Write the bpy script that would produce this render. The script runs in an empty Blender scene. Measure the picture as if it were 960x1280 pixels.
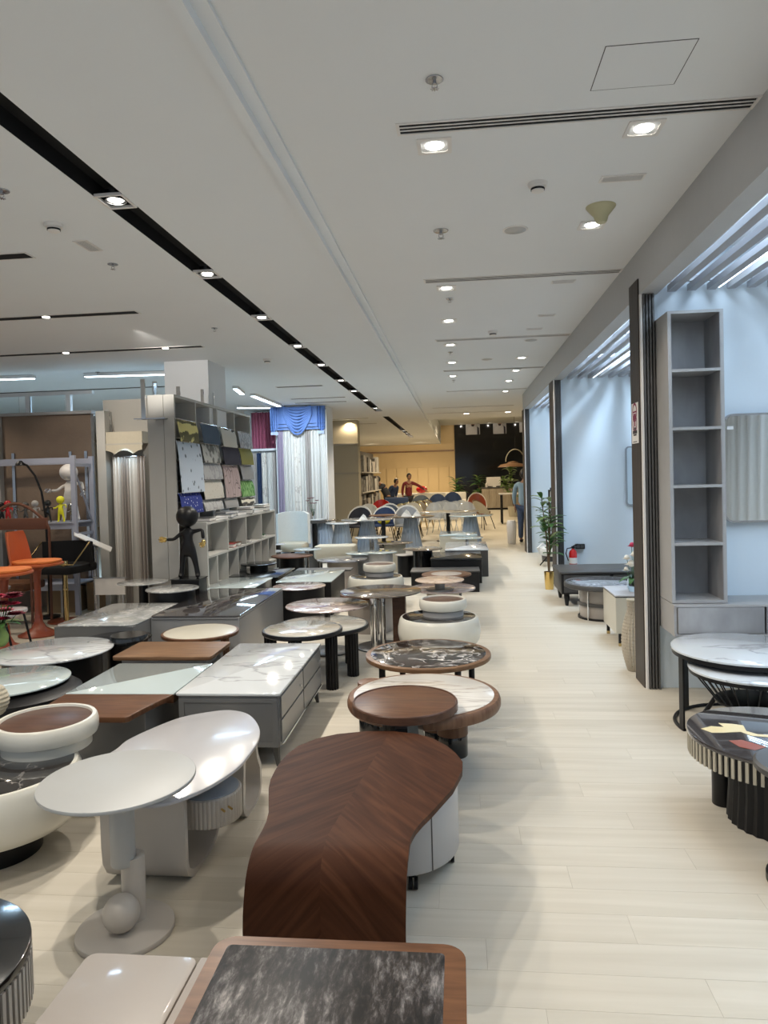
import bpy, math, random
from mathutils import Vector
random.seed(7)
SC = bpy.context.scene
C = SC.collection
PI = math.pi
# ---------------------------------------------------------------- camera, world, exposure
H, F = 1.65, 900.0                       # eye height in m, focal length in px of the 960x1280 frame
PSI, PITCH, ROLL, SHY = 0.10363, math.radians(1.4), 0.027, 22.48
def _basis():
    f = Vector((-math.sin(PSI)*math.cos(PITCH), math.cos(PSI)*math.cos(PITCH), -math.sin(PITCH)))
    r = Vector((math.cos(PSI), math.sin(PSI), 0)); u = r.cross(f)
    return r*math.cos(ROLL)-u*math.sin(ROLL), u*math.cos(ROLL)+r*math.sin(ROLL), f
CR, CU, CF = _basis()
cam = bpy.data.objects.new('camera', bpy.data.cameras.new('camera')); C.objects.link(cam)
from mathutils import Matrix
cam.matrix_world = Matrix(((CR.x, CU.x, -CF.x, 0), (CR.y, CU.y, -CF.y, 0), (CR.z, CU.z, -CF.z, H), (0, 0, 0, 1)))
cam.data.sensor_width = 36; cam.data.lens = F*36/1280; cam.data.shift_y = -SHY/1280
cam.data.clip_start = .05; cam.data.clip_end = 200
SC.camera = cam
w = bpy.data.worlds.new('world'); SC.world = w; w.use_nodes = True
w.node_tree.nodes['Background'].inputs[0].default_value = (.74, .86, 1, 1)
w.node_tree.nodes['Background'].inputs[1].default_value = .62
SC.view_settings.view_transform = 'Standard'; SC.view_settings.look = 'None'
SC.view_settings.exposure = 0.2; SC.view_settings.gamma = 1; SC.view_settings.use_curve_mapping = False
SC.cycles.use_denoising = True; SC.cycles.max_bounces = 8; SC.cycles.transparent_max_bounces = 24; SC.cycles.diffuse_bounces = 4; SC.cycles.glossy_bounces = 3
SC.cycles.sample_clamp_indirect = 6; SC.cycles.caustics_reflective = False; SC.cycles.caustics_refractive = False

def _ray(px, py): return CF + CR*((px-480)/F) + CU*((640-SHY-py)/F)
def P(px, py, z=0.0):                    # the point of the horizontal plane at height z
    d = _ray(px, py); t = (z-H)/d.z; return Vector((d.x*t, d.y*t, z))
def PY(px, py, Y):                       # the point of the cross plane at distance Y
    d = _ray(px, py); t = Y/d.y; return Vector((d.x*t, Y, H+d.z*t))
def PX(px, py, X):                       # the point of the plane along the aisle at X
    d = _ray(px, py); t = X/d.x; return Vector((X, d.y*t, H+d.z*t))
ZC = 3.25                                # ceiling height

# ---------------------------------------------------------------- lights
def light(kind, name, loc, power, col, size=.06, spot=None, target=None, sy=None, blend=.6):
    l = bpy.data.lights.new(name, kind); l.energy = power; l.color = col
    if kind == 'AREA':
        l.size = size
        if sy: l.shape = 'RECTANGLE'; l.size_y = sy
    else: l.shadow_soft_size = size
    if kind == 'SPOT': l.spot_size = math.radians(spot or 110); l.spot_blend = blend
    o = bpy.data.objects.new(name, l); C.objects.link(o); o.location = loc
    if target is not None: o.rotation_euler = (Vector(target)-Vector(loc)).to_track_quat('-Z', 'Y').to_euler()
    return o
WARM = (1, .87, .70); NEUT = (1, .93, .84); COOL = (.62, .80, 1)
TRACK_Y = [-1.2, 1.2, 2.6, 3.95, 5.45, 7.0, 8.6, 10.1, 11.8, 13.3, 15.0, 16.8]
for y in TRACK_Y:
    light('SPOT', 'track_spot', (-1.9, y, ZC-.03), 112 if y > 2 else 72, (1, .92, .81), .03, 135, (-1.0, y-.1, 0))
MID_Y = [1.0, 3.6, 6.35, 7.7, 9.1]
for y in MID_Y: light('SPOT', 'down_light', (-.07, y, ZC-.03), 14, WARM, .05, 110, (-.1, y, 0))
RIGHT_Y = [.8, 3.6, 4.9, 10.3, 11.7, 13.3, 14.8]
for y in RIGHT_Y: light('SPOT', 'down_light', (.95, y, ZC-.03), 30, WARM, .05, 105, (1.0, y, 0))
for x, y in ((-4.6, 4.6), (-4.2, 6.5), (-4.4, 8.0), (-6.5, 6.5), (-6.5, 8.2)):
    light('SPOT', 'down_light', (x, y, ZC-.03), 55, WARM, .05, 120, (x, y, 0))
# cool lamps above the slats of each bay
for y0, y1 in ((.2, 5.4), (6.0, 9.8), (10.4, 14.9)):
    for x in ((1.85, 3.1) if y0 > 1 else (1.85, 3.1, 4.15)):  # outermost row of the nearest bay is added to brighten its drapery
        light('AREA', 'bay_panel_light', (x, (y0+y1)/2, ZC-.02), 76*(y1-y0)/5, COOL, .35, None, (x, (y0+y1)/2, 0), sy=(y1-y0)*.85)
for y in (7.6, 8.6, 9.2): light('SPOT', 'bay_spot', (2.3, y, ZC-.04), 45, COOL, .03, 140, (2.3, y+.8, 0))
for x in (.2, 1.6, 3.0): light('SPOT', 'poster_fill', (x, 36.5, 4.16), 6, (1, .9, .78), .02, 120, (x, 37.3, 3.7))  # fill lamps added only to brighten the posters, no fittings there
light('SPOT', 'wall_fill', (-3.3, 7.2, 3.2), 62, NEUT, .05, 62, (-3.6, 9.25, 2.45)); light('SPOT', 'wall_fill', (-4.6, 7.6, 3.2), 34, NEUT, .05, 75, (-4.6, 9.2, 2.0))  # unseen fill lamps added to lift the white column and beige walls
for x in (-4.2, -1.8, -.6): light('SPOT', 'wall_fill', (x, 34.4, 3.12), 58, (1, .80, .54), .05, 95, (x, 37.4, 1.9))  # more added fill, brightens the upper part of the yellow wall
# far, warm part of the shop
for x, y, p in ((-1.5, 24, 260), (1.5, 24, 240), (-2.5, 29, 340), (.8, 30, 300), (-1.5, 34.5, 300), (1.2, 20, 120), (-3, 20, 120), (-.6, 17.9, 90)):
    light('SPOT', 'far_ceiling_light', (x, y, 3.15 if x < -.8 or y < 21.4 else 4.1), p*1.0, (1, .80, .52), .08, 160, (x, y, 0))
# blue-white strips over the left of the shop
for x, y in ((-5.2, 10.6), (-7.5, 10.8), (-3.2, 12.2)):
    light('AREA', 'strip_glow', (x, y, ZC-.06), 80 if x < -5 else 40, (.50, .75, 1), 1.2, None, (x, y, 0), sy=.1)

# ---------------------------------------------------------------- materials
def _new(name):
    m = bpy.data.materials.new(name); m.use_nodes = True; n = m.node_tree.nodes; b = n['Principled BSDF']
    return m, n, m.node_tree.links, b
def col4(c): return (c[0], c[1], c[2], 1)
def plain(name, c, rough=.5, metal=0, coat=0, bump=0, var=.06, scale=12, spec=None):
    m, n, l, b = _new(name)
    b.inputs['Roughness'].default_value = rough; b.inputs['Metallic'].default_value = metal
    b.inputs['Coat Weight'].default_value = coat; b.inputs['Coat Roughness'].default_value = .06
    if spec is not None: b.inputs['Specular IOR Level'].default_value = spec
    t = n.new('ShaderNodeTexCoord'); ns = n.new('ShaderNodeTexNoise'); ns.inputs['Scale'].default_value = scale
    ns.inputs['Detail'].default_value = 4; l.new(t.outputs['Object'], ns.inputs['Vector'])
    r = n.new('ShaderNodeMix'); r.data_type = 'RGBA'; l.new(ns.outputs['Fac'], r.inputs['Factor'])
    r.inputs['A'].default_value = col4([x*(1-var) for x in c]); r.inputs['B'].default_value = col4([min(1, x*(1+var)) for x in c])
    l.new(r.outputs['Result'], b.inputs['Base Color'])
    if bump:
        bp = n.new('ShaderNodeBump'); bp.inputs['Strength'].default_value = bump; bp.inputs['Distance'].default_value = .01
        n2 = n.new('ShaderNodeTexNoise'); n2.inputs['Scale'].default_value = scale*8; l.new(t.outputs['Object'], n2.inputs['Vector'])
        l.new(n2.outputs['Fac'], bp.inputs['Height']); l.new(bp.outputs['Normal'], b.inputs['Normal'])
    return m
def ramp(n, stops):
    r = n.new('ShaderNodeValToRGB'); e = r.color_ramp.elements
    while len(e) < len(stops): e.new(.5)
    for k, (p, c) in enumerate(stops): e[k].position = p; e[k].color = col4(c)
    return r
def wood(name, c1, c2, rough=.4, scale=(3, 40, 40), rot=0, coat=.1, rnd=False, mid=.5):
    m, n, l, b = _new(name); b.inputs['Roughness'].default_value = rough; b.inputs['Coat Weight'].default_value = coat*.2; b.inputs['Specular IOR Level'].default_value = .22
    b.inputs['Coat Roughness'].default_value = .2
    t = n.new('ShaderNodeTexCoord'); mp = n.new('ShaderNodeMapping'); mp.inputs['Scale'].default_value = scale; mp.inputs['Rotation'].default_value = (0, 0, rot)
    l.new(t.outputs['Object'], mp.inputs['Vector'])
    ns = n.new('ShaderNodeTexNoise'); ns.inputs['Scale'].default_value = 1; ns.inputs['Detail'].default_value = 7; ns.inputs['Distortion'].default_value = .6
    l.new(mp.outputs['Vector'], ns.inputs['Vector'])
    r = ramp(n, [(.3, c1), (mid, [(a+d)/2 for a, d in zip(c1, c2)]), (.72, c2)]); l.new(ns.outputs['Fac'], r.inputs['Fac'])
    out = r.outputs['Color']
    if rnd:
        oi = n.new('ShaderNodeObjectInfo'); va = n.new('ShaderNodeVectorMath'); va.operation = 'ADD'
        cb = n.new('ShaderNodeCombineXYZ'); ml = n.new('ShaderNodeMath'); ml.operation = 'MULTIPLY'; ml.inputs[1].default_value = 90
        l.new(oi.outputs['Random'], ml.inputs[0]); l.new(ml.outputs[0], cb.inputs[0]); l.new(ml.outputs[0], cb.inputs[2])
        l.new(mp.outputs['Vector'], va.inputs[0]); l.new(cb.outputs[0], va.inputs[1]); l.new(va.outputs[0], ns.inputs['Vector'])
        hs = n.new('ShaderNodeHueSaturation'); mr = n.new('ShaderNodeMapRange'); mr.inputs['To Min'].default_value = .965; mr.inputs['To Max'].default_value = 1.02
        l.new(oi.outputs['Random'], mr.inputs['Value']); l.new(mr.outputs[0], hs.inputs['Value']); l.new(out, hs.inputs['Color']); out = hs.outputs['Color']
    l.new(out, b.inputs['Base Color']); return m
def marble(name, base, vein, scale=3, width=.04, rough=.08, coat=.6, second=None, dist=1.2, stretch=(1, 1, 1), rot=0):
    m, n, l, b = _new(name); b.inputs['Roughness'].default_value = rough; b.inputs['Coat Weight'].default_value = coat; b.inputs['Coat Roughness'].default_value = .02
    t = n.new('ShaderNodeTexCoord'); mp = n.new('ShaderNodeMapping'); mp.inputs['Scale'].default_value = stretch; mp.inputs['Rotation'].default_value = (0, 0, rot)
    l.new(t.outputs['Object'], mp.inputs['Vector'])
    ns = n.new('ShaderNodeTexNoise'); ns.inputs['Scale'].default_value = scale; ns.inputs['Detail'].default_value = 8; ns.inputs['Distortion'].default_value = dist
    l.new(mp.outputs['Vector'], ns.inputs['Vector'])
    a = n.new('ShaderNodeMath'); a.operation = 'SUBTRACT'; a.inputs[1].default_value = .5; l.new(ns.outputs['Fac'], a.inputs[0])
    ab = n.new('ShaderNodeMath'); ab.operation = 'ABSOLUTE'; l.new(a.outputs[0], ab.inputs[0])
    r = ramp(n, [(0, vein), (width*.4, [(x+y)/2 for x, y in zip(base, vein)]), (width, base)]); l.new(ab.outputs[0], r.inputs['Fac'])
    out = r.outputs['Color']
    if second:
        n2 = n.new('ShaderNodeTexNoise'); n2.inputs['Scale'].default_value = scale*.8; n2.inputs['Detail'].default_value = 5; l.new(mp.outputs['Vector'], n2.inputs['Vector'])
        r2 = ramp(n, [(.42, (0, 0, 0)), (.62, (1, 1, 1))]); l.new(n2.outputs['Fac'], r2.inputs['Fac'])
        mx = n.new('ShaderNodeMix'); mx.data_type = 'RGBA'; l.new(r2.outputs['Color'], mx.inputs['Factor']); l.new(out, mx.inputs['A']); mx.inputs['B'].default_value = col4(second)
        out = mx.outputs['Result']
    l.new(out, b.inputs['Base Color']); return m
def emit(name, c, s):
    m, n, l, b = _new(name); b.inputs['Emission Color'].default_value = col4(c); b.inputs['Emission Strength'].default_value = s
    b.inputs['Base Color'].default_value = (0.8, .8, .8, 1); return m
def glass(name, c=(.9, .95, 1), rough=0.0, alpha=None):
    m, n, l, b = _new(name); b.inputs['Base Color'].default_value = col4(c); b.inputs['Roughness'].default_value = rough
    b.inputs['Transmission Weight'].default_value = 1; b.inputs['IOR'].default_value = 1.3; return m

M = {}
M['walnut'] = wood('walnut', (.072, .031, .016), (.16, .075, .038), .36, (5, 46, 5), .5, .15)
M['walnut_light'] = wood('walnut_light', (.13, .068, .034), (.22, .125, .066), .38, (4, 40, 40), 0, .15)
M['walnut_dark'] = wood('walnut_dark', (.06, .03, .02), (.12, .06, .038), .35, (4, 30, 30), .2, .3)
M['walnut_rim'] = wood('walnut_rim', (.12, .06, .035), (.22, .12, .07), .4, (30, 30, 3), 0, .15)
M['oak_grey'] = wood('oak_grey', (.30, .25, .19), (.42, .36, .28), .5, (30, 30, 3), 0, 0)
M['floor_wood'] = wood('floor_wood', (.52, .475, .39), (.605, .56, .475), .55, (.8, 14, 10), 0, .0, rnd=True)
M['white_marble'] = marble('white_marble', (.58, .61, .63), (.37, .38, .40), .9, .016, .08, .5, None, .5, (1, 2.6, 1), .45)
M['cream_marble'] = marble('cream_marble', (.74, .70, .64), (.50, .45, .40), 2.2, .022, .15, .3, None, .8, (.6, 2.6, 1), .25)
M['black_marble'] = marble('black_marble', (.022, .019, .018), (.80, .76, .72), 5.5, .042, .10, .4, (.05, .035, .028), 1.6)
M['black_marble_soft'] = marble('black_marble_soft', (.018, .017, .017), (.30, .28, .26), 1.5, .007, .06, .8, (.03, .026, .024), .8)
M['brown_marble'] = marble('brown_marble', (.085, .065, .05), (.19, .15, .11), 2.5, .10, .12, .5, (.05, .04, .033), 1)
M['pink_marble'] = marble('pink_marble', (.50, .44, .42), (.25, .18, .17), 4, .06, .12, .5, (.40, .31, .29), 1.5)
M['beige_marble'] = marble('beige_marble', (.46, .44, .39), (.60, .56, .50), 4, .03, .1, .5, (.38, .36, .31), 1)
M['peach_marble'] = marble('peach_marble', (.62, .48, .38), (.40, .28, .2), 3, .03, .2, .4)
M['grey_marble'] = marble('grey_marble', (.33, .34, .34), (.62, .62, .60), 6, .05, .12, .5, (.25, .26, .26), 1.4)
M['bluegrey_marble'] = marble('bluegrey_marble', (.13, .13, .14), (.40, .42, .46), 4, .05, .1, .5, (.22, .23, .26), 1.4)
M['cream_stone'] = plain('cream_stone', (.50, .475, .40), .35, 0, .15, 0, .06, 5)
M['white_glass'] = plain('white_glass', (.48, .56, .57), .05, 0, .8, 0, .02, 2)
M['white_gloss'] = plain('white_gloss', (.46, .455, .47), .2, 0, .2, 0, .03, 2)
M['white_matt'] = plain('white_matt', (.72, .69, .66), .45, 0, 0, 0, .02)
M['walnut_frame'] = wood('walnut_frame', (.095, .040, .018), (.18, .082, .038), .35, (5, 40, 5), 0, .2)
M['greige'] = plain('greige', (.40, .405, .395), .42, 0, 0, 0, .02)
M['taupe'] = plain('taupe', (.36, .32, .285), .35, 0, .2, 0, .02)
M['cream_lacquer'] = plain('cream_lacquer', (.70, .68, .60), .28, 0, .4, 0, .02)
M['cream_base'] = plain('cream_base', (.47, .435, .39), .42, 0, .1, 0, .03)
M['grey_lacquer'] = plain('grey_lacquer', (.135, .14, .145), .3, 0, .35, 0, .03)
M['grey_light'] = plain('grey_light', (.42, .41, .40), .38, 0, .2, 0, .03)
M['grey_mid'] = plain('grey_mid', (.27, .28, .29), .35, 0, .3, 0, .03)
M['grey_blue'] = plain('grey_blue', (.27, .31, .36), .3, 0, .3, 0, .04)
M['black'] = plain('black', (.008, .008, .009), .38, 0, 0, 0, .1, spec=.3)
M['black_gloss'] = plain('black_gloss', (.008, .009, .010), .14, 0, .3, 0, .1)
M['black_matt'] = plain('black_matt', (.012, .012, .013), .7, 0, 0, 0, .1, spec=.2)
M['charcoal'] = plain('charcoal', (.06, .058, .056), .45, 0, .1, 0, .1)
M['dark_glass'] = plain('dark_glass', (.05, .045, .045), .03, 0, 1, 0, .05)
M['smoke_glass'] = glass('smoke_glass', (.30, .22, .16))
M['clear_glass'] = glass('clear_glass', (.92, .97, .98))
M['clear_plastic'] = plain('clear_plastic', (.62, .66, .70), .12); M['clear_plastic'].node_tree.nodes['Principled BSDF'].inputs['Alpha'].default_value = .38
M['chrome'] = plain('chrome', (.75, .75, .76), .08, 1, 0, 0, .02)
M['steel'] = plain('steel', (.45, .45, .46), .25, 1, 0, 0, .05)
M['gold'] = plain('gold', (.80, .56, .20), .16, 1, 0, 0, .05)
M['brass'] = plain('brass', (.55, .42, .20), .18, 1, 0, 0, .05)
M['orange'] = plain('orange', (.55, .12, .035), .45, 0, .1, 0, .04)
M['orange_seat'] = plain('orange_seat', (.78, .22, .05), .7, 0, 0, .3, .06, 30)
M['rust'] = plain('rust', (.26, .055, .022), .4, 0, .2, 0, .06)
M['fabric_white'] = plain('fabric_white', (.62, .61, .57), .9, 0, 0, .4, .06, 40)
M['fabric_beige'] = plain('fabric_beige', (.46, .42, .33), .9, 0, 0, .4, .06, 40)
M['curtain_white'] = plain('curtain_white', (.66, .64, .60), .85, 0, 0, .1, .04, 20)
M['curtain_grey'] = plain('curtain_grey', (.40, .36, .33), .85, 0, 0, .1, .06, 20)
M['curtain_blue'] = plain('curtain_blue', (.11, .20, .46), .6, 0, 0, .2, .15, 20)
M['curtain_mauve'] = plain('curtain_mauve', (.30, .25, .33), .8, 0, 0, .1, .06, 20)
M['curtain_wine'] = plain('curtain_wine', (.36, .10, .16), .8, 0, 0, .1, .1, 20)
M['wall_white'] = plain('wall_white', (.66, .68, .70), .8, 0, 0, .05, .02, 3)
M['wall_blue'] = plain('wall_blue', (.66, .73, .78), .75, 0, 0, .05, .02, 3)
M['ceiling'] = plain('ceiling_paint', (.74, .76, .78), .9, 0, 0, 0, .015, 2)
M['ceiling_right'] = plain('ceiling_right', (.74, .75, .76), .9, 0, 0, 0, .015, 2)
M['inlay_gold'] = plain('inlay_gold', (.72, .60, .34), .3)
M['beam_grey'] = plain('beam_grey', (.46, .46, .46), .6, 0, 0, 0, .03)
M['panel_dark'] = wood('panel_dark', (.028, .022, .018), (.062, .050, .042), .5, (60, 60, 2.5), 0, .1)
M['slat_dark'] = plain('slat_dark', (.085, .082, .08), .4, 0, .15, 0, .06)
M['slat_white'] = plain('slat_white', (.36, .36, .38), .5, 0, 0, 0, .03)
M['shelf_grey'] = marble('shelf_grey', (.27, .265, .265), (.34, .335, .335), 3, .25, .5, 0, (.22, .215, .22), 1, (1, 1, .5))
M['shelf_edge'] = plain('shelf_edge', (.33, .325, .32), .45)
M['mirror'] = plain('mirror_glass', (.86, .90, .92), .02, 1, 0, 0, .0)
M['beige_panel'] = plain('beige_panel', (.44, .435, .41), .6, 0, 0, 0, .03, 3)
M['beige_dark'] = plain('beige_dark', (.38, .36, .32), .6, 0, 0, 0, .05, 3)
M['brown_board'] = plain('brown_board', (.20, .145, .105), .8, 0, 0, .3, .15, 4)
M['rack_blue'] = plain('rack_blue', (.34, .36, .44), .45, 0, 0, 0, .04)
M['wall_yellow'] = plain('wall_yellow', (.56, .42, .23), .7, 0, 0, .05, .04, 2)
M['wall_black'] = plain('wall_black', (.008, .008, .009), .12, 0, .2, 0, .1, spec=.35)
M['leaf'] = plain('leaf', (.05, .14, .035), .4, 0, .1, 0, .35, 9)
M['leaf_light'] = plain('leaf_light', (.17, .26, .07), .45, 0, .1, 0, .35, 9)
M['bark'] = plain('bark', (.12, .075, .04), .8)
M['petal_pink'] = plain('petal_pink', (.50, .03, .09), .6, 0, 0, 0, .3, 20)
M['petal_dark'] = plain('petal_dark', (.16, .015, .03), .6, 0, 0, 0, .3, 20)
M['petal_white'] = plain('petal_white', (.80, .76, .68), .6, 0, 0, 0, .05, 20)
M['red'] = plain('red_paint', (.55, .012, .012), .25, 0, .5)
M['yellow'] = plain('yellow_plastic', (.75, .72, .02), .4)
M['skin'] = plain('skin', (.30, .16, .10), .55); M['hair'] = plain('hair', (.012, .009, .008), .5)
M['shirt_blue'] = plain('shirt_blue', (.24, .34, .42), .85, 0, 0, .3, .05, 30); M['jeans'] = plain('jeans', (.05, .075, .14), .85, 0, 0, .3, .1, 30)
M['cloth_dark'] = plain('cloth_dark', (.02, .022, .03), .85); M['cloth_maroon'] = plain('cloth_maroon', (.14, .015, .02), .85)
M['lamp_on'] = emit('lamp_on', (1, .95, .85), 14); M['lamp_warm'] = emit('lamp_warm', (1, .80, .5), 7)
M['strip_on'] = emit('strip_on', (.72, .88, 1), 7); M['shelf_glow'] = emit('shelf_glow', (1, .93, .80), 3)
M['paper'] = plain('paper', (.72, .70, .67), .7); M['ink'] = plain('ink', (.03, .025, .03), .7); M['ink_red'] = plain('ink_red', (.22, .02, .07), .7)
M['arch_brown'] = plain('arch_brown', (.13, .045, .022), .5); M['dome_cream'] = plain('dome_cream', (.46, .43, .27), .5); M['cardboard'] = plain('cardboard', (.26, .18, .10), .85)

# chevron walnut of the waterfall table: mirrored grain either side of a slanting seam
def chevron():
    m, n, l, b = _new('walnut_chevron'); b.inputs['Roughness'].default_value = .5; b.inputs['Specular IOR Level'].default_value = .10; b.inputs['Coat Weight'].default_value = .0; b.inputs['Coat Roughness'].default_value = .2
    t = n.new('ShaderNodeTexCoord'); s = n.new('ShaderNodeSeparateXYZ'); l.new(t.outputs['Object'], s.inputs[0])
    def mth(op, a, bb):
        k = n.new('ShaderNodeMath'); k.operation = op
        for i, v in enumerate((a, bb)):
            if v is None: continue
            if isinstance(v, (int, float)): k.inputs[i].default_value = v
            else: l.new(v, k.inputs[i])
        return k.outputs[0]
    sy = mth('ADD', s.outputs['Y'], s.outputs['Z'])
    off = mth('SUBTRACT', mth('MULTIPLY', mth('MAXIMUM', mth('SUBTRACT', sy, .06), 0), .12), .13)
    xs = mth('ABSOLUTE', mth('SUBTRACT', s.outputs['X'], off), None)
    side = mth('GREATER_THAN', mth('SUBTRACT', s.outputs['X'], off), 0)
    u = mth('SUBTRACT', mth('MULTIPLY', xs, .76), mth('MULTIPLY', sy, -.65))
    v = mth('ADD', mth('MULTIPLY', xs, .65), mth('MULTIPLY', sy, -.76))
    cb = n.new('ShaderNodeCombineXYZ'); l.new(mth('MULTIPLY', v, 2.2), cb.inputs[0]); l.new(mth('MULTIPLY', u, 26), cb.inputs[1]); l.new(mth('MULTIPLY', side, 1.7), cb.inputs[2])
    ns = n.new('ShaderNodeTexNoise'); ns.inputs['Scale'].default_value = 1; ns.inputs['Detail'].default_value = 7; ns.inputs['Distortion'].default_value = 1.0
    l.new(cb.outputs[0], ns.inputs['Vector'])
    r = ramp(n, [(.25, (.030, .010, .004)), (.5, (.056, .020, .009)), (.75, (.090, .035, .016))]); l.new(ns.outputs['Fac'], r.inputs['Fac'])
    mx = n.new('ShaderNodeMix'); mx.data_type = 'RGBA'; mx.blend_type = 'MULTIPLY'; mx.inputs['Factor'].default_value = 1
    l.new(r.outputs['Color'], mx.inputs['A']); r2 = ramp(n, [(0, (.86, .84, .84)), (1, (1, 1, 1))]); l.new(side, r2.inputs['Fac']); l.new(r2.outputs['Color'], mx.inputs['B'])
    l.new(mx.outputs['Result'], b.inputs['Base Color']); return m
M['chevron'] = chevron()
# streaked near-black stone of the nearest table
def streak():
    m, n, l, b = _new('streaked_stone'); b.inputs['Roughness'].default_value = .4; b.inputs['Specular IOR Level'].default_value = .28; b.inputs['Coat Weight'].default_value = 0; b.inputs['Coat Roughness'].default_value = .05
    t = n.new('ShaderNodeTexCoord'); mp = n.new('ShaderNodeMapping'); mp.inputs['Scale'].default_value = (46, 15, 1); mp.inputs['Rotation'].default_value = (0, 0, -.35)
    l.new(t.outputs['Object'], mp.inputs['Vector'])
    ns = n.new('ShaderNodeTexNoise'); ns.inputs['Scale'].default_value = 1; ns.inputs['Detail'].default_value = 9; ns.inputs['Roughness'].default_value = .72; ns.inputs['Distortion'].default_value = .25
    l.new(mp.outputs['Vector'], ns.inputs['Vector'])
    n2 = n.new('ShaderNodeTexNoise'); n2.inputs['Scale'].default_value = 9; n2.inputs['Detail'].default_value = 3; l.new(t.outputs['Object'], n2.inputs['Vector'])
    ad = n.new('ShaderNodeMath'); ad.operation = 'MULTIPLY_ADD'; l.new(n2.outputs['Fac'], ad.inputs[0]); ad.inputs[1].default_value = .35; l.new(ns.outputs['Fac'], ad.inputs[2])
    r = ramp(n, [(.58, (.010, .009, .008)), (.68, (.035, .028, .025)), (.78, (.12, .11, .105)), (.88, (.30, .27, .25))]); l.new(ad.outputs[0], r.inputs['Fac'])
    l.new(r.outputs['Color'], b.inputs['Base Color']); return m
M['streak'] = streak()

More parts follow.
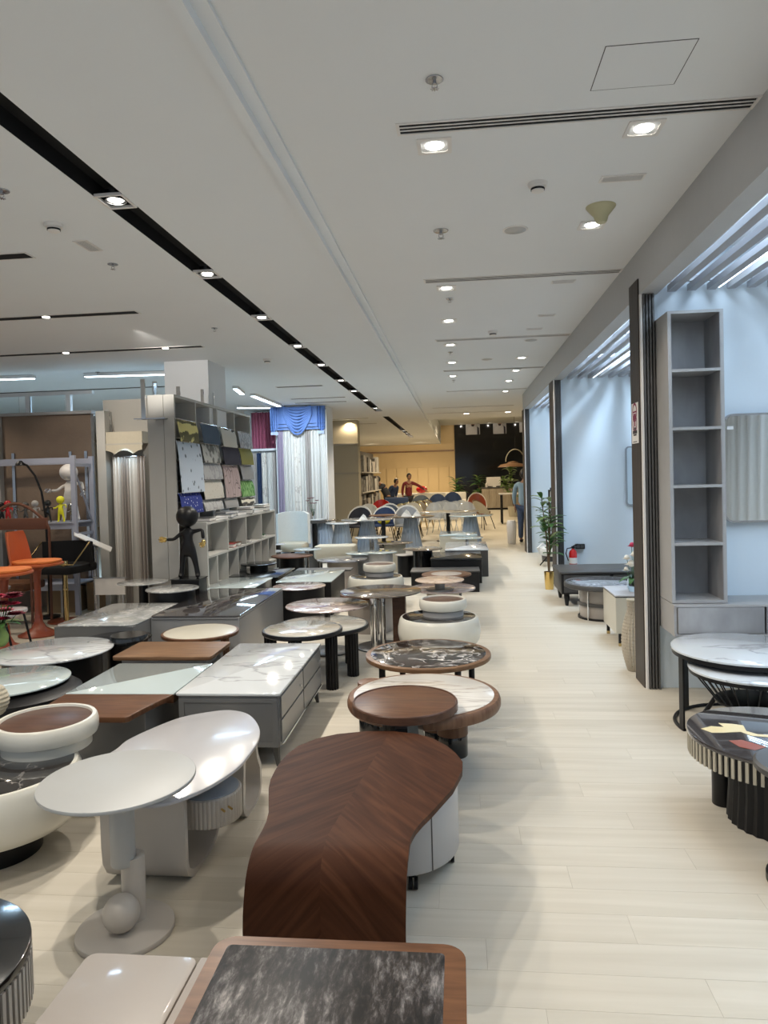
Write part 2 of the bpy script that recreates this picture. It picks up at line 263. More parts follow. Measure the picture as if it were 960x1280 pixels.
# ---------------------------------------------------------------- mesh builder
class MB:
    def __init__(s): s.v = []; s.f = []; s.mi = []; s.cur = 0
    def add(s, vs, fs):
        o = len(s.v); s.v += [tuple(v) for v in vs]
        for f in fs: s.f.append([i+o for i in f]); s.mi.append(s.cur)
        return s
    def box(s, x0, y0, z0, x1, y1, z1):
        if x0 > x1: x0, x1 = x1, x0
        if y0 > y1: y0, y1 = y1, y0
        if z0 > z1: z0, z1 = z1, z0
        v = [(x0,y0,z0),(x1,y0,z0),(x1,y1,z0),(x0,y1,z0),(x0,y0,z1),(x1,y0,z1),(x1,y1,z1),(x0,y1,z1)]
        return s.add(v, [(0,3,2,1),(4,5,6,7),(0,1,5,4),(1,2,6,5),(2,3,7,6),(3,0,4,7)])
    def cbox(s, c, sz, rz=0):
        v = []
        for z in (-1, 1):
            for x, y in ((-1,-1),(1,-1),(1,1),(-1,1)):
                a, b = x*sz[0]/2, y*sz[1]/2
                v.append((c[0]+a*math.cos(rz)-b*math.sin(rz), c[1]+a*math.sin(rz)+b*math.cos(rz), c[2]+z*sz[2]/2))
        return s.add(v, [(0,3,2,1),(4,5,6,7),(0,1,5,4),(1,2,6,5),(2,3,7,6),(3,0,4,7)])
    def lathe(s, prof, cx=0, cy=0, n=40, sx=1, sy=1, rz=0, flute=0, fd=0):
        vs = []; fs = []
        for r, z in prof:
            for k in range(n):
                a = 2*PI*k/n; rr = r
                if flute and r > .005: rr = r - fd*(.5+.5*math.cos(a*flute))
                x, y = rr*math.cos(a)*sx, rr*math.sin(a)*sy
                vs.append((cx+x*math.cos(rz)-y*math.sin(rz), cy+x*math.sin(rz)+y*math.cos(rz), z))
        for j in range(len(prof)-1):
            for k in range(n):
                fs.append((j*n+k, j*n+(k+1) % n, (j+1)*n+(k+1) % n, (j+1)*n+k))
        fs.append(tuple(range(n-1, -1, -1))); fs.append(tuple(range((len(prof)-1)*n, len(prof)*n)))
        return s.add(vs, fs)
    def disc(s, r, z0, z1, cx=0, cy=0, b=.003, n=48, **k):
        b = min(b, (z1-z0)*.49)
        return s.lathe([(r-b, z0), (r-b*.3, z0+b*.3), (r, z0+b), (r, z1-b), (r-b*.3, z1-b*.3), (r-b, z1)], cx, cy, n, **k)
    def prism(s, out, z0, z1, b=.003, dish=0):
        n = len(out); a = sum(out[i][0]*out[(i+1) % n][1]-out[(i+1) % n][0]*out[i][1] for i in range(n))
        if a < 0: out = out[::-1]
        def off(d):
            r = []
            for i in range(n):
                p, q, t = out[i-1], out[i], out[(i+1) % n]
                e1 = Vector((q[0]-p[0], q[1]-p[1])); e2 = Vector((t[0]-q[0], t[1]-q[1]))
                if e1.length < 1e-7: e1 = e2.copy()
                if e2.length < 1e-7: e2 = e1.copy()
                e1.normalize(); e2.normalize(); nn = Vector((e1.y+e2.y, -e1.x-e2.x))
                if nn.length > 1e-6: nn.normalize(); nn /= max(.5, abs(nn.dot(Vector((e1.y, -e1.x)))))
                r.append((q[0]-nn.x*d, q[1]-nn.y*d))
            return r
        rings = [(off(b), z0), (off(b*.3), z0+b*.3), (off(0), z0+b), (off(0), z1-b), (off(b*.3), z1-b*.3), (off(b), z1)]
        vs = [(x, y, z) for o, z in rings for x, y in o]; fs = []
        for j in range(5):
            for k in range(n): fs.append((j*n+k, j*n+(k+1) % n, (j+1)*n+(k+1) % n, (j+1)*n+k))
        fs.append(tuple(range(n-1, -1, -1))); fs.append(tuple(range(5*n, 6*n)))
        return s.add(vs, fs)
    def ring(s, out_o, out_i, z0, z1):   # frame between two outlines of equal point count
        n = len(out_o); vs = [(x, y, z) for z in (z0, z1) for o in (out_o, out_i) for x, y in o]; fs = []
        for k in range(n):
            q = (k+1) % n
            fs += [(k, q, 2*n+q, 2*n+k), (n+q, n+k, 3*n+k, 3*n+q), (2*n+k, 2*n+q, 3*n+q, 3*n+k), (q, k, n+k, n+q)]
        return s.add(vs, fs)
    def tube(s, pts, r, n=8, cap=True):
        pts = [Vector(p) for p in pts]; rs = r if isinstance(r, (list, tuple)) else [r]*len(pts); vs = []; fs = []
        d0 = (pts[1]-pts[0]).normalized(); up = Vector((0, 0, 1)) if abs(d0.z) < .9 else Vector((1, 0, 0)); a = d0.cross(up).normalized()
        for i, p in enumerate(pts):
            d = (pts[min(i+1, len(pts)-1)]-pts[max(i-1, 0)]).normalized()
            a = (a-d*a.dot(d)).normalized(); bb = d.cross(a)
            for k in range(n):
                t = 2*PI*k/n; vs.append(p+(a*math.cos(t)+bb*math.sin(t))*rs[i])
        for j in range(len(pts)-1):
            for k in range(n): fs.append((j*n+k, j*n+(k+1) % n, (j+1)*n+(k+1) % n, (j+1)*n+k))
        if cap: fs.append(tuple(range(n-1, -1, -1))); fs.append(tuple(range((len(pts)-1)*n, len(pts)*n)))
        return s.add(vs, fs)
    def taper(s, x, y, z0, z1, w0, w1, dx=0, dy=0):   # square tapering leg: w0 at floor, w1 on top; dx,dy shift of foot
        v = [(x+dx+a*w0/2, y+dy+b*w0/2, z0) for a, b in ((-1,-1),(1,-1),(1,1),(-1,1))]+[(x+a*w1/2, y+b*w1/2, z1) for a, b in ((-1,-1),(1,-1),(1,1),(-1,1))]
        return s.add(v, [(0,3,2,1),(4,5,6,7),(0,1,5,4),(1,2,6,5),(2,3,7,6),(3,0,4,7)])
    def ball(s, c, r, n=16, sc=(1, 1, 1)):
        m = n//2; vs = [(c[0], c[1], c[2]-r*sc[2])]; fs = []
        for j in range(1, m):
            t = PI*j/m
            for k in range(n): a = 2*PI*k/n; vs.append((c[0]+r*sc[0]*math.sin(t)*math.cos(a), c[1]+r*sc[1]*math.sin(t)*math.sin(a), c[2]-r*sc[2]*math.cos(t)))
        vs.append((c[0], c[1], c[2]+r*sc[2])); L = len(vs)-1
        for k in range(n):
            q = (k+1) % n; fs.append((0, 1+q, 1+k)); fs.append((L, 1+(m-2)*n+k, 1+(m-2)*n+q))
            for j in range(m-2): fs.append((1+j*n+k, 1+j*n+q, 1+(j+1)*n+q, 1+(j+1)*n+k))
        return s.add(vs, fs)
    def sheet(s, rows, th=0):             # grid surface, given thickness along its normals when th > 0
        R_, N = len(rows), len(rows[0]); vs = [Vector(p) for r in rows for p in r]; fs = []
        for j in range(R_-1):
            for k in range(N-1): fs.append((j*N+k, j*N+k+1, (j+1)*N+k+1, (j+1)*N+k))
        if not th: return s.add(vs, fs)
        nr = []
        for j in range(R_):
            for k in range(N):
                a = Vector(rows[min(j+1, R_-1)][k])-Vector(rows[max(j-1, 0)][k]); b = Vector(rows[j][min(k+1, N-1)])-Vector(rows[j][max(k-1, 0)])
                x = b.cross(a); nr.append(x.normalized() if x.length > 1e-9 else Vector((0, 0, 1)))
        T = R_*N; v2 = [v-nn*th for v, nn in zip(vs, nr)]
        fs2 = [tuple(i+T for i in reversed(f)) for f in fs]; e = []
        for j in range(R_-1): e += [(j*N, (j+1)*N, (j+1)*N+T, j*N+T), ((j+1)*N+N-1, j*N+N-1, j*N+N-1+T, (j+1)*N+N-1+T)]
        for k in range(N-1): e += [(k+1, k, k+T, k+1+T), ((R_-1)*N+k, (R_-1)*N+k+1, (R_-1)*N+k+1+T, (R_-1)*N+k+T)]
        return s.add(vs+v2, fs+fs2+e)
    def mesh(s, name, mats, smooth=35):
        me = bpy.data.meshes.new(name); me.from_pydata(s.v, [], s.f)
        for m in (mats if isinstance(mats, (list, tuple)) else [mats]): me.materials.append(m if not isinstance(m, str) else M[m])
        if max(s.mi or [0]) > 0: me.polygons.foreach_set('material_index', s.mi)
        if smooth: me.polygons.foreach_set('use_smooth', [True]*len(me.polygons)); me.set_sharp_from_angle(angle=math.radians(smooth))
        me.update(); return me
    def build(s, name, mats, parent=None, label=None, smooth=35):
        o = bpy.data.objects.new(name, s.mesh(name, mats, smooth)); C.objects.link(o)
        if parent is not None: o.parent = parent
        if label: o['label'] = label
        return o
def piece(name, me, loc, parent=None, rot=(0, 0, 0), scale=(1, 1, 1)):
    o = bpy.data.objects.new(name, me); C.objects.link(o); o.location = loc; o.rotation_euler = rot; o.scale = scale; o.parent = parent; return o
def thing(name, label, cat, loc=(0, 0, 0), rz=0, group=None):
    o = bpy.data.objects.new(name, None); C.objects.link(o); o.empty_display_size = .1
    o.location = (loc[0], loc[1], loc[2] if len(loc) > 2 else 0); o.rotation_euler = (0, 0, rz); o['label'] = label; o['category'] = cat
    if group: o['group'] = group
    return o
def tag(o, label, cat, group=None):
    o['label'] = label; o['category'] = cat
    if group: o['group'] = group
    return o
def struct(o): o['kind'] = 'structure'; return o
def kids(o): return [c for c in bpy.data.objects if c.parent is o]
def dup(root, loc, rz=None, label=None):
    def cp(o, par):
        c = o.copy(); C.objects.link(c); c.parent = par
        for ch in o.children: cp(ch, c)
        return c
    c = cp(root, None); c.location = loc
    if rz is not None: c.rotation_euler = (0, 0, rz)
    if label: c['label'] = label
    return c
def rrect(x0, y0, x1, y1, r, n=6):
    o = []
    for cx, cy, a0 in ((x1-r, y0+r, -PI/2), (x1-r, y1-r, 0), (x0+r, y1-r, PI/2), (x0+r, y0+r, PI)):
        for k in range(n+1): a = a0+PI/2*k/n; o.append((cx+r*math.cos(a), cy+r*math.sin(a)))
    return o
def circ(r, n=48, cx=0, cy=0, sx=1, sy=1): return [(cx+r*sx*math.cos(2*PI*k/n), cy+r*sy*math.sin(2*PI*k/n)) for k in range(n)]
def smooth_loop(pts, n=5):
    o = []; L = len(pts)
    for i in range(L):
        p0, p1, p2, p3 = [Vector(pts[(i+k) % L][:2]) for k in (-1, 0, 1, 2)]
        for k in range(n):
            t = k/n; q = .5*((2*p1)+(p2-p0)*t+(2*p0-5*p1+4*p2-p3)*t*t+(3*p1-p0-3*p2+p3)*t**3); o.append((q.x, q.y))
    return o
# ================================================================ THE SETTING
# floor: a base slab, planks laid across the aisle, the near ones one by one
fb = MB().box(-14, -2.5, -.08, 5.6, 38, -.0012).build('floor', 'oak_grey', None, None, 0); struct(fb)
PW, PL, G = .165, 1.22, .00035
pm = MB().prism([(0, 0), (PL-G*2, 0), (PL-G*2, PW-G*2), (0, PW-G*2)], -.0035, 0, .0008).mesh('plank', 'floor_wood', 0)
row = 0; y = 1.055; rest = MB()
rows = []
while y < 38: rows.append(y); y += PW
for i, y in enumerate(rows):
    off = (i*0.43) % 1 * PL
    x = -13.9 + off
    while x < 5.4:
        near = y < 6.2 and x+PL > -.62*y-.3 and x < .46*y+.3
        if near: piece('plank', pm, (x, y, 0), fb)
        else: rest.box(x, y, -.0035, x+PL-G*2, y+PW-G*2, 0)
        x += PL
for i in range(22):
    y = 1.055-PW*(i+1); rest.box(-6, y, -.0035, 5, y+PW-G*2, 0)
o = rest.build('plank', 'floor_wood', fb, None, 0); o['kind'] = 'stuff'
# ceiling of the left hall, split around the recessed lamp track
TX0, TX1 = -1.98, -1.81
cl = MB().box(-14, -2.5, ZC, TX0, 37.4, ZC+.15).box(TX1, -2.5, ZC, -.88, 37.4, ZC+.15).box(TX0, 17.6, ZC, TX1, 19.2, ZC+.15).box(TX0, 30, ZC, TX1, 37.4, ZC+.15)
cl = struct(cl.build('ceiling', 'ceiling', None, None, 0))
cr = struct(MB().box(-.88, -2.5, ZC+.03, 4.8, 21.2, ZC+.18).build('ceiling', 'ceiling_right', None, None, 0))
for a, b in ((-2.5, 17.6), (19.2, 30)):
    MB().box(TX0, a, ZC+.09, TX1, b, ZC+.12).box(TX0, a, ZC+.001, TX0+.004, b, ZC+.09).box(TX1-.004, a, ZC+.001, TX1, b, ZC+.09).build('track_recess', 'black_matt', cl, None, 0)
struct(MB().box(-.91, -2.5, ZC-.03, -.86, 37, ZC+.06).box(-.86, -2.5, ZC+.012, -.80, 17, ZC+.03).build('trim_1', 'ceiling', None, None, 0))
# raised ceiling beyond and its bulkheads
struct(MB().box(-.86, 21.2, 4.2, 5.6, 38, 4.35).box(-.86, 21.2, ZC+.15, 5.6, 21.35, 4.2).box(-.98, 21.2, ZC+.15, -.86, 38, 4.2).build('ceiling', 'ceiling', None, None, 0))
# far walls
yw = MB().box(-14, 37.4, 0, -.16, 37.6, 4.3).build('wall_back', 'wall_yellow', None, None, 0); struct(yw)
pw_ = .545
pnl = MB().prism([(0, 0), (pw_-.03, 0), (pw_-.03, .04), (0, .04)], 0, 2.06, .006).mesh('panel', 'wall_yellow', 0)
for i in range(9): piece('panel', pnl, (-.75-pw_*(i+1)+.3, 37.35, .0), yw)
MB().box(-6, 37.3, 2.86, -.2, 37.4, 2.93).build('ledge', 'walnut_light', yw, None, 0)
struct(MB().box(-.16, 37.3, 0, 5.6, 37.5, 4.3).build('wall_back', 'wall_black', None, None, 0))
struct(MB().box(-14, -2.5, 0, -13.85, 38, 3.4).build('wall_left', 'wall_white', None, None, 0))
struct(MB().box(4.6, -2.5, 0, 4.8, 21.2, 3.4).box(5.5, 21.2, 0, 5.6, 38, 4.3).box(4.6, 21.2, 0, 5.6, 21.35, 3.4).build('wall_right', 'wall_blue', None, None, 0))
# fascia beam along the bays
struct(MB().box(1.37, -2.5, 2.95, 1.50, 15.3, ZC+.04).build('trim_2', 'beam_grey', None, None, 0))
# partitions of the bays: wall, dark side panel facing the aisle, fluted front
PY0 = [5.55, 10.45, 15.02]
for i, y0 in enumerate(PY0):
    th_ = .29 if i == 0 else .42
    wl = struct(MB().box(1.39, y0+.03, 0, 4.6, y0+th_, ZC+.03).build('wall_right', 'wall_blue', None, None, 0))
    MB().box(1.36, y0+.02, 0, 1.392, y0+th_, 2.95+(.12 if i == 0 else 0)).build('side_panel', 'panel_dark', wl, 'dark brown wood-grain panel on the aisle end of the wall', 0)
    MB().box(1.368, y0-.012, 0, 1.384, y0+.022, 2.95).build('edge_trim', 'white_matt', wl, None, 0)
    MB().box(1.384, y0+.012, 0, 1.474, y0+.03, 2.95).build('backing', 'black', wl, None, 0)
    sm_ = MB().prism([(0, 0), (.013, 0), (.013, .03), (0, .03)], 0, 2.95, .003).mesh('slat', 'slat_dark', 0)
    for k in range(4): piece('slat', sm_, (1.388+k*.0225, y0-.018, 0), wl)
# fourth, short wall end seen beyond the third bay
# open slatted ceilings of the bays
def slats(y0, y1, n, dx):
    t = thing('slat_ceiling', {5: 'open white slat ceiling over the nearest bay with the tall grey shelf', 10: 'open white slat ceiling over the middle bay with the red extinguisher', 15: 'open white slat ceiling over the farthest bay with plants'}[round(y1/5)*5], 'slatted ceiling', (1.5, y0, 2.95), 0, 'slat ceilings over the bays')
    L = y1-y0; me = MB().box(-.03, 0, 0, .03, L, .045).mesh('slat', 'slat_white', 0)
    for k in range(n): piece('slat', me, (.09+k*dx, 0, 0), t)
    cm = MB().box(0, 0, 0, 3.08, .03, .04).mesh('cross_rail', 'slat_white', 0)
    for k in range(4): piece('cross_rail', cm, (.005, .05+(L-.15)*k/3, .047), t)
    for k in (2, 9): MB().box(.09+k*dx+.034, .05, .0, .09+k*dx+.040, L-.05, .012).build('light_edge', 'strip_on', t, 'thin glowing line along a slat', 0)
    return t
slats(-.5, 5.52, 22, .14); slats(5.86, 10.4, 22, .14); slats(10.9, 14.98, 22, .14)
# columns
struct(MB().box(-3.85, 9.25, 0, -3.25, 9.95, ZC).build('wall_column', 'wall_white', None, None, 0))
# lamp housings in the track
def track_lamp_mesh():
    a = MB().ring(rrect(-.085, -.10, .085, .10, .01, 2), rrect(-.07, -.085, .07, .085, .01, 2), -.006, .01)
    b = MB().lathe([(.030, .03), (.052, .004), (.056, .004), (.056, .0), (.06, 0), (.06, .05)], 0, 0, 20)
    c = MB().disc(.042, .004, .008, n=20)
    return a.mesh('lamp_frame', 'white_matt', 0), b.mesh('lamp_cup', 'steel'), c.mesh('lamp_lens', 'lamp_on')
LM = track_lamp_mesh()
TL = {3.95: 'track lamp nearest the camera in the long black ceiling slot', 5.45: 'second lamp from the near end of the black ceiling slot', 7.0: 'third lamp from the near end of the black ceiling slot', 8.6: 'fourth lamp from the near end of the black ceiling slot', 10.1: 'fifth lamp along the black ceiling slot', 11.8: 'sixth lamp along the black ceiling slot', 13.3: 'seventh lamp along the black ceiling slot', 15.0: 'eighth lamp along the black ceiling slot', 16.8: 'lamp at the far end of the long black ceiling slot'}
for y in TRACK_Y:
    if y not in TL: continue
    t = thing('track_lamp', TL[y], 'ceiling lamp', (-1.895, y+.0, ZC+.0), 0, 'lamps in the black ceiling slot')
    for nm, me in zip(('frame', 'cup', 'lens'), LM): piece(nm, me, (0, 0, 0), t)
for k, y in enumerate((25.5, 27.0, 28.4, 29.4)):
    t = thing('track_lamp', ''+['nearest', 'second', 'third', 'farthest'][k]+' small bright lamp in the far black ceiling slot', 'ceiling lamp', (-1.895, y, ZC), 0, 'lamps in the far black slot')
    piece('frame', LM[0], (0, 0, 0), t); piece('lens', LM[2], (0, 0, 0), t, scale=(1.5, 1.5, 1))
dl = [MB().ring(rrect(-.085, -.085, .085, .085, .008, 2), rrect(-.066, -.066, .066, .066, .02, 2), -.006, .012).mesh('lamp_frame', 'white_matt', 0),
      MB().lathe([(.03, .03), (.052, .004), (.06, .004), (.06, .04)], 0, 0, 20).mesh('lamp_cup', 'chrome'), MB().disc(.045, -.005, .008, n=20).mesh('lamp_lens', 'lamp_on')]
DL = [(543,182,'square recessed downlight left of the long diffuser end'),(805,160,'round bright downlight just beyond the long nearest diffuser at right'),(740,281,'tilted downlight below the cream dome on the ceiling'),
      (558,360,'bright downlight just beyond the second diffuser line'),(561,401,'downlight beyond the small sprinkler in the aisle ceiling'),(563,431,'downlight just beyond the third diffuser line'),
      (565,453,'downlight between the third and fourth diffuser lines at left'),(566,470,'downlight by the fourth diffuser line at left'),
      (652,447,'largest bright downlight of the far right ceiling row'),(645,463,'second bright downlight of the far right ceiling row'),(636,476,'third bright downlight of the far right ceiling row'),(632,489,'fourth downlight of the far right ceiling row')]
for px, py, lab in DL:
    p = P(px, py, ZC+.03); t = thing('downlight', lab, 'ceiling lamp', (p.x, p.y, ZC+.03), 0, 'recessed downlights over the aisle')
    for nm, me in zip(('frame', 'cup', 'lens'), dl): piece(nm, me, (0, 0, 0), t)
for px, py, lab in ((583,517,'far downlight beyond the last step in the aisle ceiling, at left'),(635,515,'far downlight beyond the last step in the aisle ceiling, at right')):
    p = P(px, py, ZC+.03); t = thing('downlight', lab, 'ceiling lamp', (p.x, p.y, ZC+.03), 0, 'recessed downlights over the aisle'); piece('frame', dl[0], (0, 0, 0), t); piece('lens', dl[2], (0, 0, 0), t, scale=(1.6, 1.6, 1))
# linear diffusers across the aisle ceiling
def diffuser(y, x0, x1, lab, n=3, w=.115):
    t = thing('linear_diffuser', lab, 'air diffuser', ((x0+x1)/2, y, ZC+.03), 0, 'linear air diffusers')
    hx = (x1-x0)/2; MB().ring([(-hx, -w/2), (hx, -w/2), (hx, w/2), (-hx, w/2)], [(-hx+.015, -w/2+.012), (hx-.015, -w/2+.012), (hx-.015, w/2-.012), (-hx+.015, w/2-.012)], -.006, 0).build('frame', 'white_matt', t, None, 0)
    MB().box(-hx+.015, -w/2+.012, -.002, hx-.015, w/2-.012, -.0005).build('slot', 'black_matt', t, 'black slot', 0)
    s = (w-.024)/n; me = MB().box(-hx+.015, -.0045, -.005, hx-.015, .0045, -.002).mesh('blade', 'white_matt', 0)
    for k in range(1, n): piece('blade', me, (0, -w/2+.012+s*k, 0), t)
diffuser(3.42, -.25, 1.37, 'long three-slot linear diffuser, nearest on the aisle ceiling')
diffuser(6.1, -.25, 1.37, 'linear diffuser second from the camera above the aisle')
diffuser(8.8, -.24, 1.37, 'linear diffuser third from the camera above the aisle')
diffuser(11.4, -.2, 1.37, 'linear diffuser fourth from the camera above the aisle', 2)
diffuser(14.2, -.2, 1.37, 'linear diffuser fifth from the camera above the aisle', 2)
diffuser(17.6, -.6, 1.37, 'linear diffuser sixth from the camera above the aisle', 2)
diffuser(19.15, -.8, 1.37, 'linear diffuser farthest from the camera, before the black wall', 2)
# black slots in the left ceiling
for i, (y, x0, x1, lab) in enumerate(((4.75, -6.2, -2.92, 'short black recessed slot nearest the camera at the far left ceiling'), (6.5, -8, -2.95, 'black recessed ceiling slot second from the camera at left'), (8.3, -9, -2.98, 'long black recessed ceiling slot with small lamps at left'),
      (11.6, -12, -3.95, 'long black slot in the blue-lit ceiling behind the column'), (12.3, -3.1, -2.3, 'short black slot right of the white column'), (14.2, -3.3, -2.2, 'second short black slot right of the white column'), (15.0, -3.4, -2.3, 'third short black slot right of the white column'),
      (19.5, -4, -2.4, 'far black slot above the striped column, nearer one'), (21.5, -4, -2.4, 'far black slot above the striped column, farther one'))):
    t = thing('ceiling_slot', lab, 'ceiling slot', (x1, y, ZC), 0, 'black slots in the left ceiling')
    MB().box(x0-x1, -.055, -.004, 0, .055, -.0005).build('slot', 'black_matt', t, None, 0)
    MB().ring([(x0-x1-.012, -.067), (.012, -.067), (.012, .067), (x0-x1-.012, .067)], [(x0-x1, -.055), (0, -.055), (0, .055), (x0-x1, .055)], -.006, 0).build('frame', 'white_matt', t, None, 0)
    if i in (1, 2):
        for xx in ((-.9,) if i == 1 else (-.45, -1.7, -3)): MB().disc(.035, -.008, -.004, xx, 0, n=16).build('lens', 'lamp_on', t)
# blue-white light strips (their own light from area lamps beside them)
def strip(a, b, lab, w=.09):
    a, b = P(*a, ZC-.05), P(*b, ZC-.05); m_ = (a+b)/2; d = b-a
    t = thing('light_strip', lab, 'light strip', (m_.x, m_.y, ZC-.05), math.atan2(d.y, d.x), 'blue-white ceiling light strips')
    L = d.length/2; MB().box(-L, -w/2, 0, L, w/2, .045).build('housing', 'white_matt', t, None, 0)
    MB().box(-L+.01, -w/2+.01, -.008, L-.01, w/2-.01, 0).build('tube', 'strip_on', t, 'glowing blue-white tube', 0)
strip((-40,476),(43,473), 'glowing ceiling strip at the far left edge'); strip((106,471),(208,468), 'glowing ceiling strip ending at the white column')
strip((294,486),(303,493), 'short glowing strip just right of the white column'); strip((316,495),(349,508), 'slanting glowing strip right of the white column', .1); strip((296,510),(338,510), 'glowing strip over the wine-red curtain', .12)
# small ceiling fittings
def sprinkler(px, py, z, lab, s=1):
    s *= .62
    p = P(px, py, z); t = thing('sprinkler', lab, 'sprinkler', (p.x, p.y, z), 0, 'ceiling sprinklers')
    MB().disc(.055*s, -.006, 0, n=20).build('flange', 'steel', t); MB().lathe([(.011*s, -.03*s), (.011*s, 0)], n=10).build('body', 'steel', t)
    MB().tube([(-.014*s, 0, -.026*s), (-.016*s, 0, -.045*s), (0, 0, -.055*s), (.016*s, 0, -.045*s), (.014*s, 0, -.026*s)], .003*s, 6).build('yoke', 'steel', t)
    m = MB().disc(.014*s, -.060*s, -.057*s, n=12)
    for k in range(8): m.cbox((.019*s*math.cos(k*PI/4), .019*s*math.sin(k*PI/4), -.0585*s), (.014*s, .005*s, .002), k*PI/4)
    m.build('deflector', 'steel', t)
Z2 = ZC+.03
for a in ((543,99,Z2,'pendent sprinkler near the top of the aisle ceiling',1.1),(551,288,Z2,'wide sprinkler with ring between diffusers over the aisle',1.5),(562,373,Z2,'small sprinkler between the first two aisle downlights',1),(563,440,Z2,'tiny sprinkler near the third downlight',1),(567,475,Z2,'tiny sprinkler farther down the aisle ceiling',1),
          (141,330,ZC,'sprinkler left of the black slot, by the small grille',1.1),(268,410,ZC,'sprinkler left of the track, above the fabric shelf',1),(2,238,ZC,'sprinkler at the left picture edge',1.2),(383,507,ZC,'sprinkler above the blue curtain valance',1),(122,465,ZC,'sprinkler in the blue-lit ceiling at left',1)): sprinkler(*a)
def detector(px, py, z, lab):
    p = P(px, py, z); t = thing('smoke_detector', lab, 'smoke detector', (p.x, p.y, z), 0, 'smoke detectors')
    MB().lathe([(.05, -.022), (.055, -.01), (.055, 0)], n=28).build('base', 'white_matt', t); MB().lathe([(.022, -.052), (.035, -.046), (.038, -.022)], n=28).build('chamber', 'white_matt', t)
    MB().lathe([(.036, -.040), (.039, -.040), (.039, -.030), (.036, -.030)], n=28).build('vent_ring', 'black_matt', t)
detector(672,229,Z2,'white smoke detector on the aisle ceiling left of the grille'); detector(67,280,ZC,'white smoke detector on the left ceiling'); detector(616,414,Z2,'small smoke detector far down the aisle ceiling'); detector(334,449,ZC,'smoke detector beyond the column, left ceiling')
p = P(751,258,Z2); t = thing('dome_fitting', 'cream cone-shaped wireless dome hanging under the aisle ceiling', 'ceiling dome', (p.x, p.y, Z2))
MB().lathe([(.085, -.012), (.09, -.004), (.09, 0)], n=32).build('base', 'dome_cream', t); MB().lathe([(.03, -.10), (.038, -.085), (.045, -.06), (.085, -.012)], n=32).build('cone', 'dome_cream', t)
def disc_sp(px, py, lab):
    p = P(px, py, Z2); t = thing('ceiling_speaker', lab, 'ceiling speaker', (p.x, p.y, Z2), 0, 'round ceiling speakers'); MB().disc(.085, -.005, 0, n=36).build('rim', 'white_matt', t); MB().disc(.072, -.007, -.004, n=36).build('grille', 'grey_light', t)
disc_sp(644,287,'flat round ceiling speaker left of the cream dome'); disc_sp(664,425,'flat round ceiling speaker before the bright right downlight'); disc_sp(609,449,'flat round ceiling speaker, farthest one')
def grille(px, py, z, w, d, rz, lab):
    p = P(px, py, z); t = thing('return_grille', lab, 'air grille', (p.x, p.y, z), rz, 'small ceiling grilles')
    MB().ring([(-w/2, -d/2), (w/2, -d/2), (w/2, d/2), (-w/2, d/2)], [(-w/2+.012, -d/2+.012), (w/2-.012, -d/2+.012), (w/2-.012, d/2-.012), (-w/2+.012, d/2-.012)], -.006, 0).build('frame', 'white_matt', t, None, 0)
    MB().box(-w/2+.012, -d/2+.012, -.002, w/2-.012, d/2-.012, 0).build('slot', 'grey_mid', t, None, 0)
    me = MB().box(-w/2+.012, -.002, -.006, w/2-.012, .002, -.002).mesh('blade', 'white_matt', 0)
    for k in range(5): piece('blade', me, (0, -d/2+.02+k*(d-.04)/4, 0), t)
grille(778,222,Z2,.24,.09,0,'white slotted grille right of the smoke detector on the aisle ceiling'); grille(110,307,ZC,.22,.10,PI/2,'grey slotted grille on the left ceiling by the detector'); grille(704,352,Z2,.20,.09,0,'slotted grille just beyond the second diffuser')
grille(683,394,Z2,.18,.08,0,'slotted grille between second and third diffusers'); grille(668,411,Z2,.18,.08,0,'slotted grille beside the third diffuser')
# access hatch
c_ = [P(*q, Z2) for q in ((740,113),(838,106),(878,50),(755,55))]
hx0, hx1 = (c_[0].x+c_[3].x)/2, (c_[1].x+c_[2].x)/2; hy0, hy1 = (c_[3].y+c_[2].y)/2, (c_[0].y+c_[1].y)/2
t = thing('access_hatch', 'square flush access hatch with a thin dark outline in the near aisle ceiling', 'ceiling hatch', ((hx0+hx1)/2, (hy0+hy1)/2, Z2)); hw, hd = (hx1-hx0)/2, (hy1-hy0)/2
MB().ring(rrect(-hw, -hd, hw, hd, .002, 1), rrect(-hw+.004, -hd+.004, hw-.004, hd-.004, .002, 1), -.001, 0).build('gap', 'charcoal', t, None, 0); MB().box(-hw+.004, -hd+.004, -.0015, hw-.004, hd-.004, 0).build('panel', 'ceiling_right', t, None, 0)
# ================================================================ TABLES OF THE LEFT DISPLAY
def rp(xl, xr, cy, z):                   # centre and radius of a round top seen between columns xl and xr
    c = P((xl+xr)/2, cy, z); d = (c-Vector((0, 0, H))).dot(CF); return c, (xr-xl)/2*d/F
def tapered_legs(t, pts, z1, w0, w1, mat, splay=0, name='leg'):
    for x, y in pts:
        MB().taper(x, y, 0, z1, w0, w1, splay*(1 if x > 0 else -1), splay*(1 if y > 0 else -1)).build(name, mat, t, None, 0)
def top_round(t, r, z, th, mat, inset=None, rim=.02, b=.006, n=56, sx=1, sy=1, tname='table_top', label=None):
    o = MB().prism(circ(r, n, 0, 0, sx, sy), z-th, z, min(b, th*.48)).build(tname, mat, t, label)
    if inset: MB().prism(circ(r-rim, n, 0, 0, (r*sx-rim)/(r-rim), (r*sy-rim)/(r-rim)), z-.004, z+.0015, .001).build('top_inset', inset, t, None)
    return o
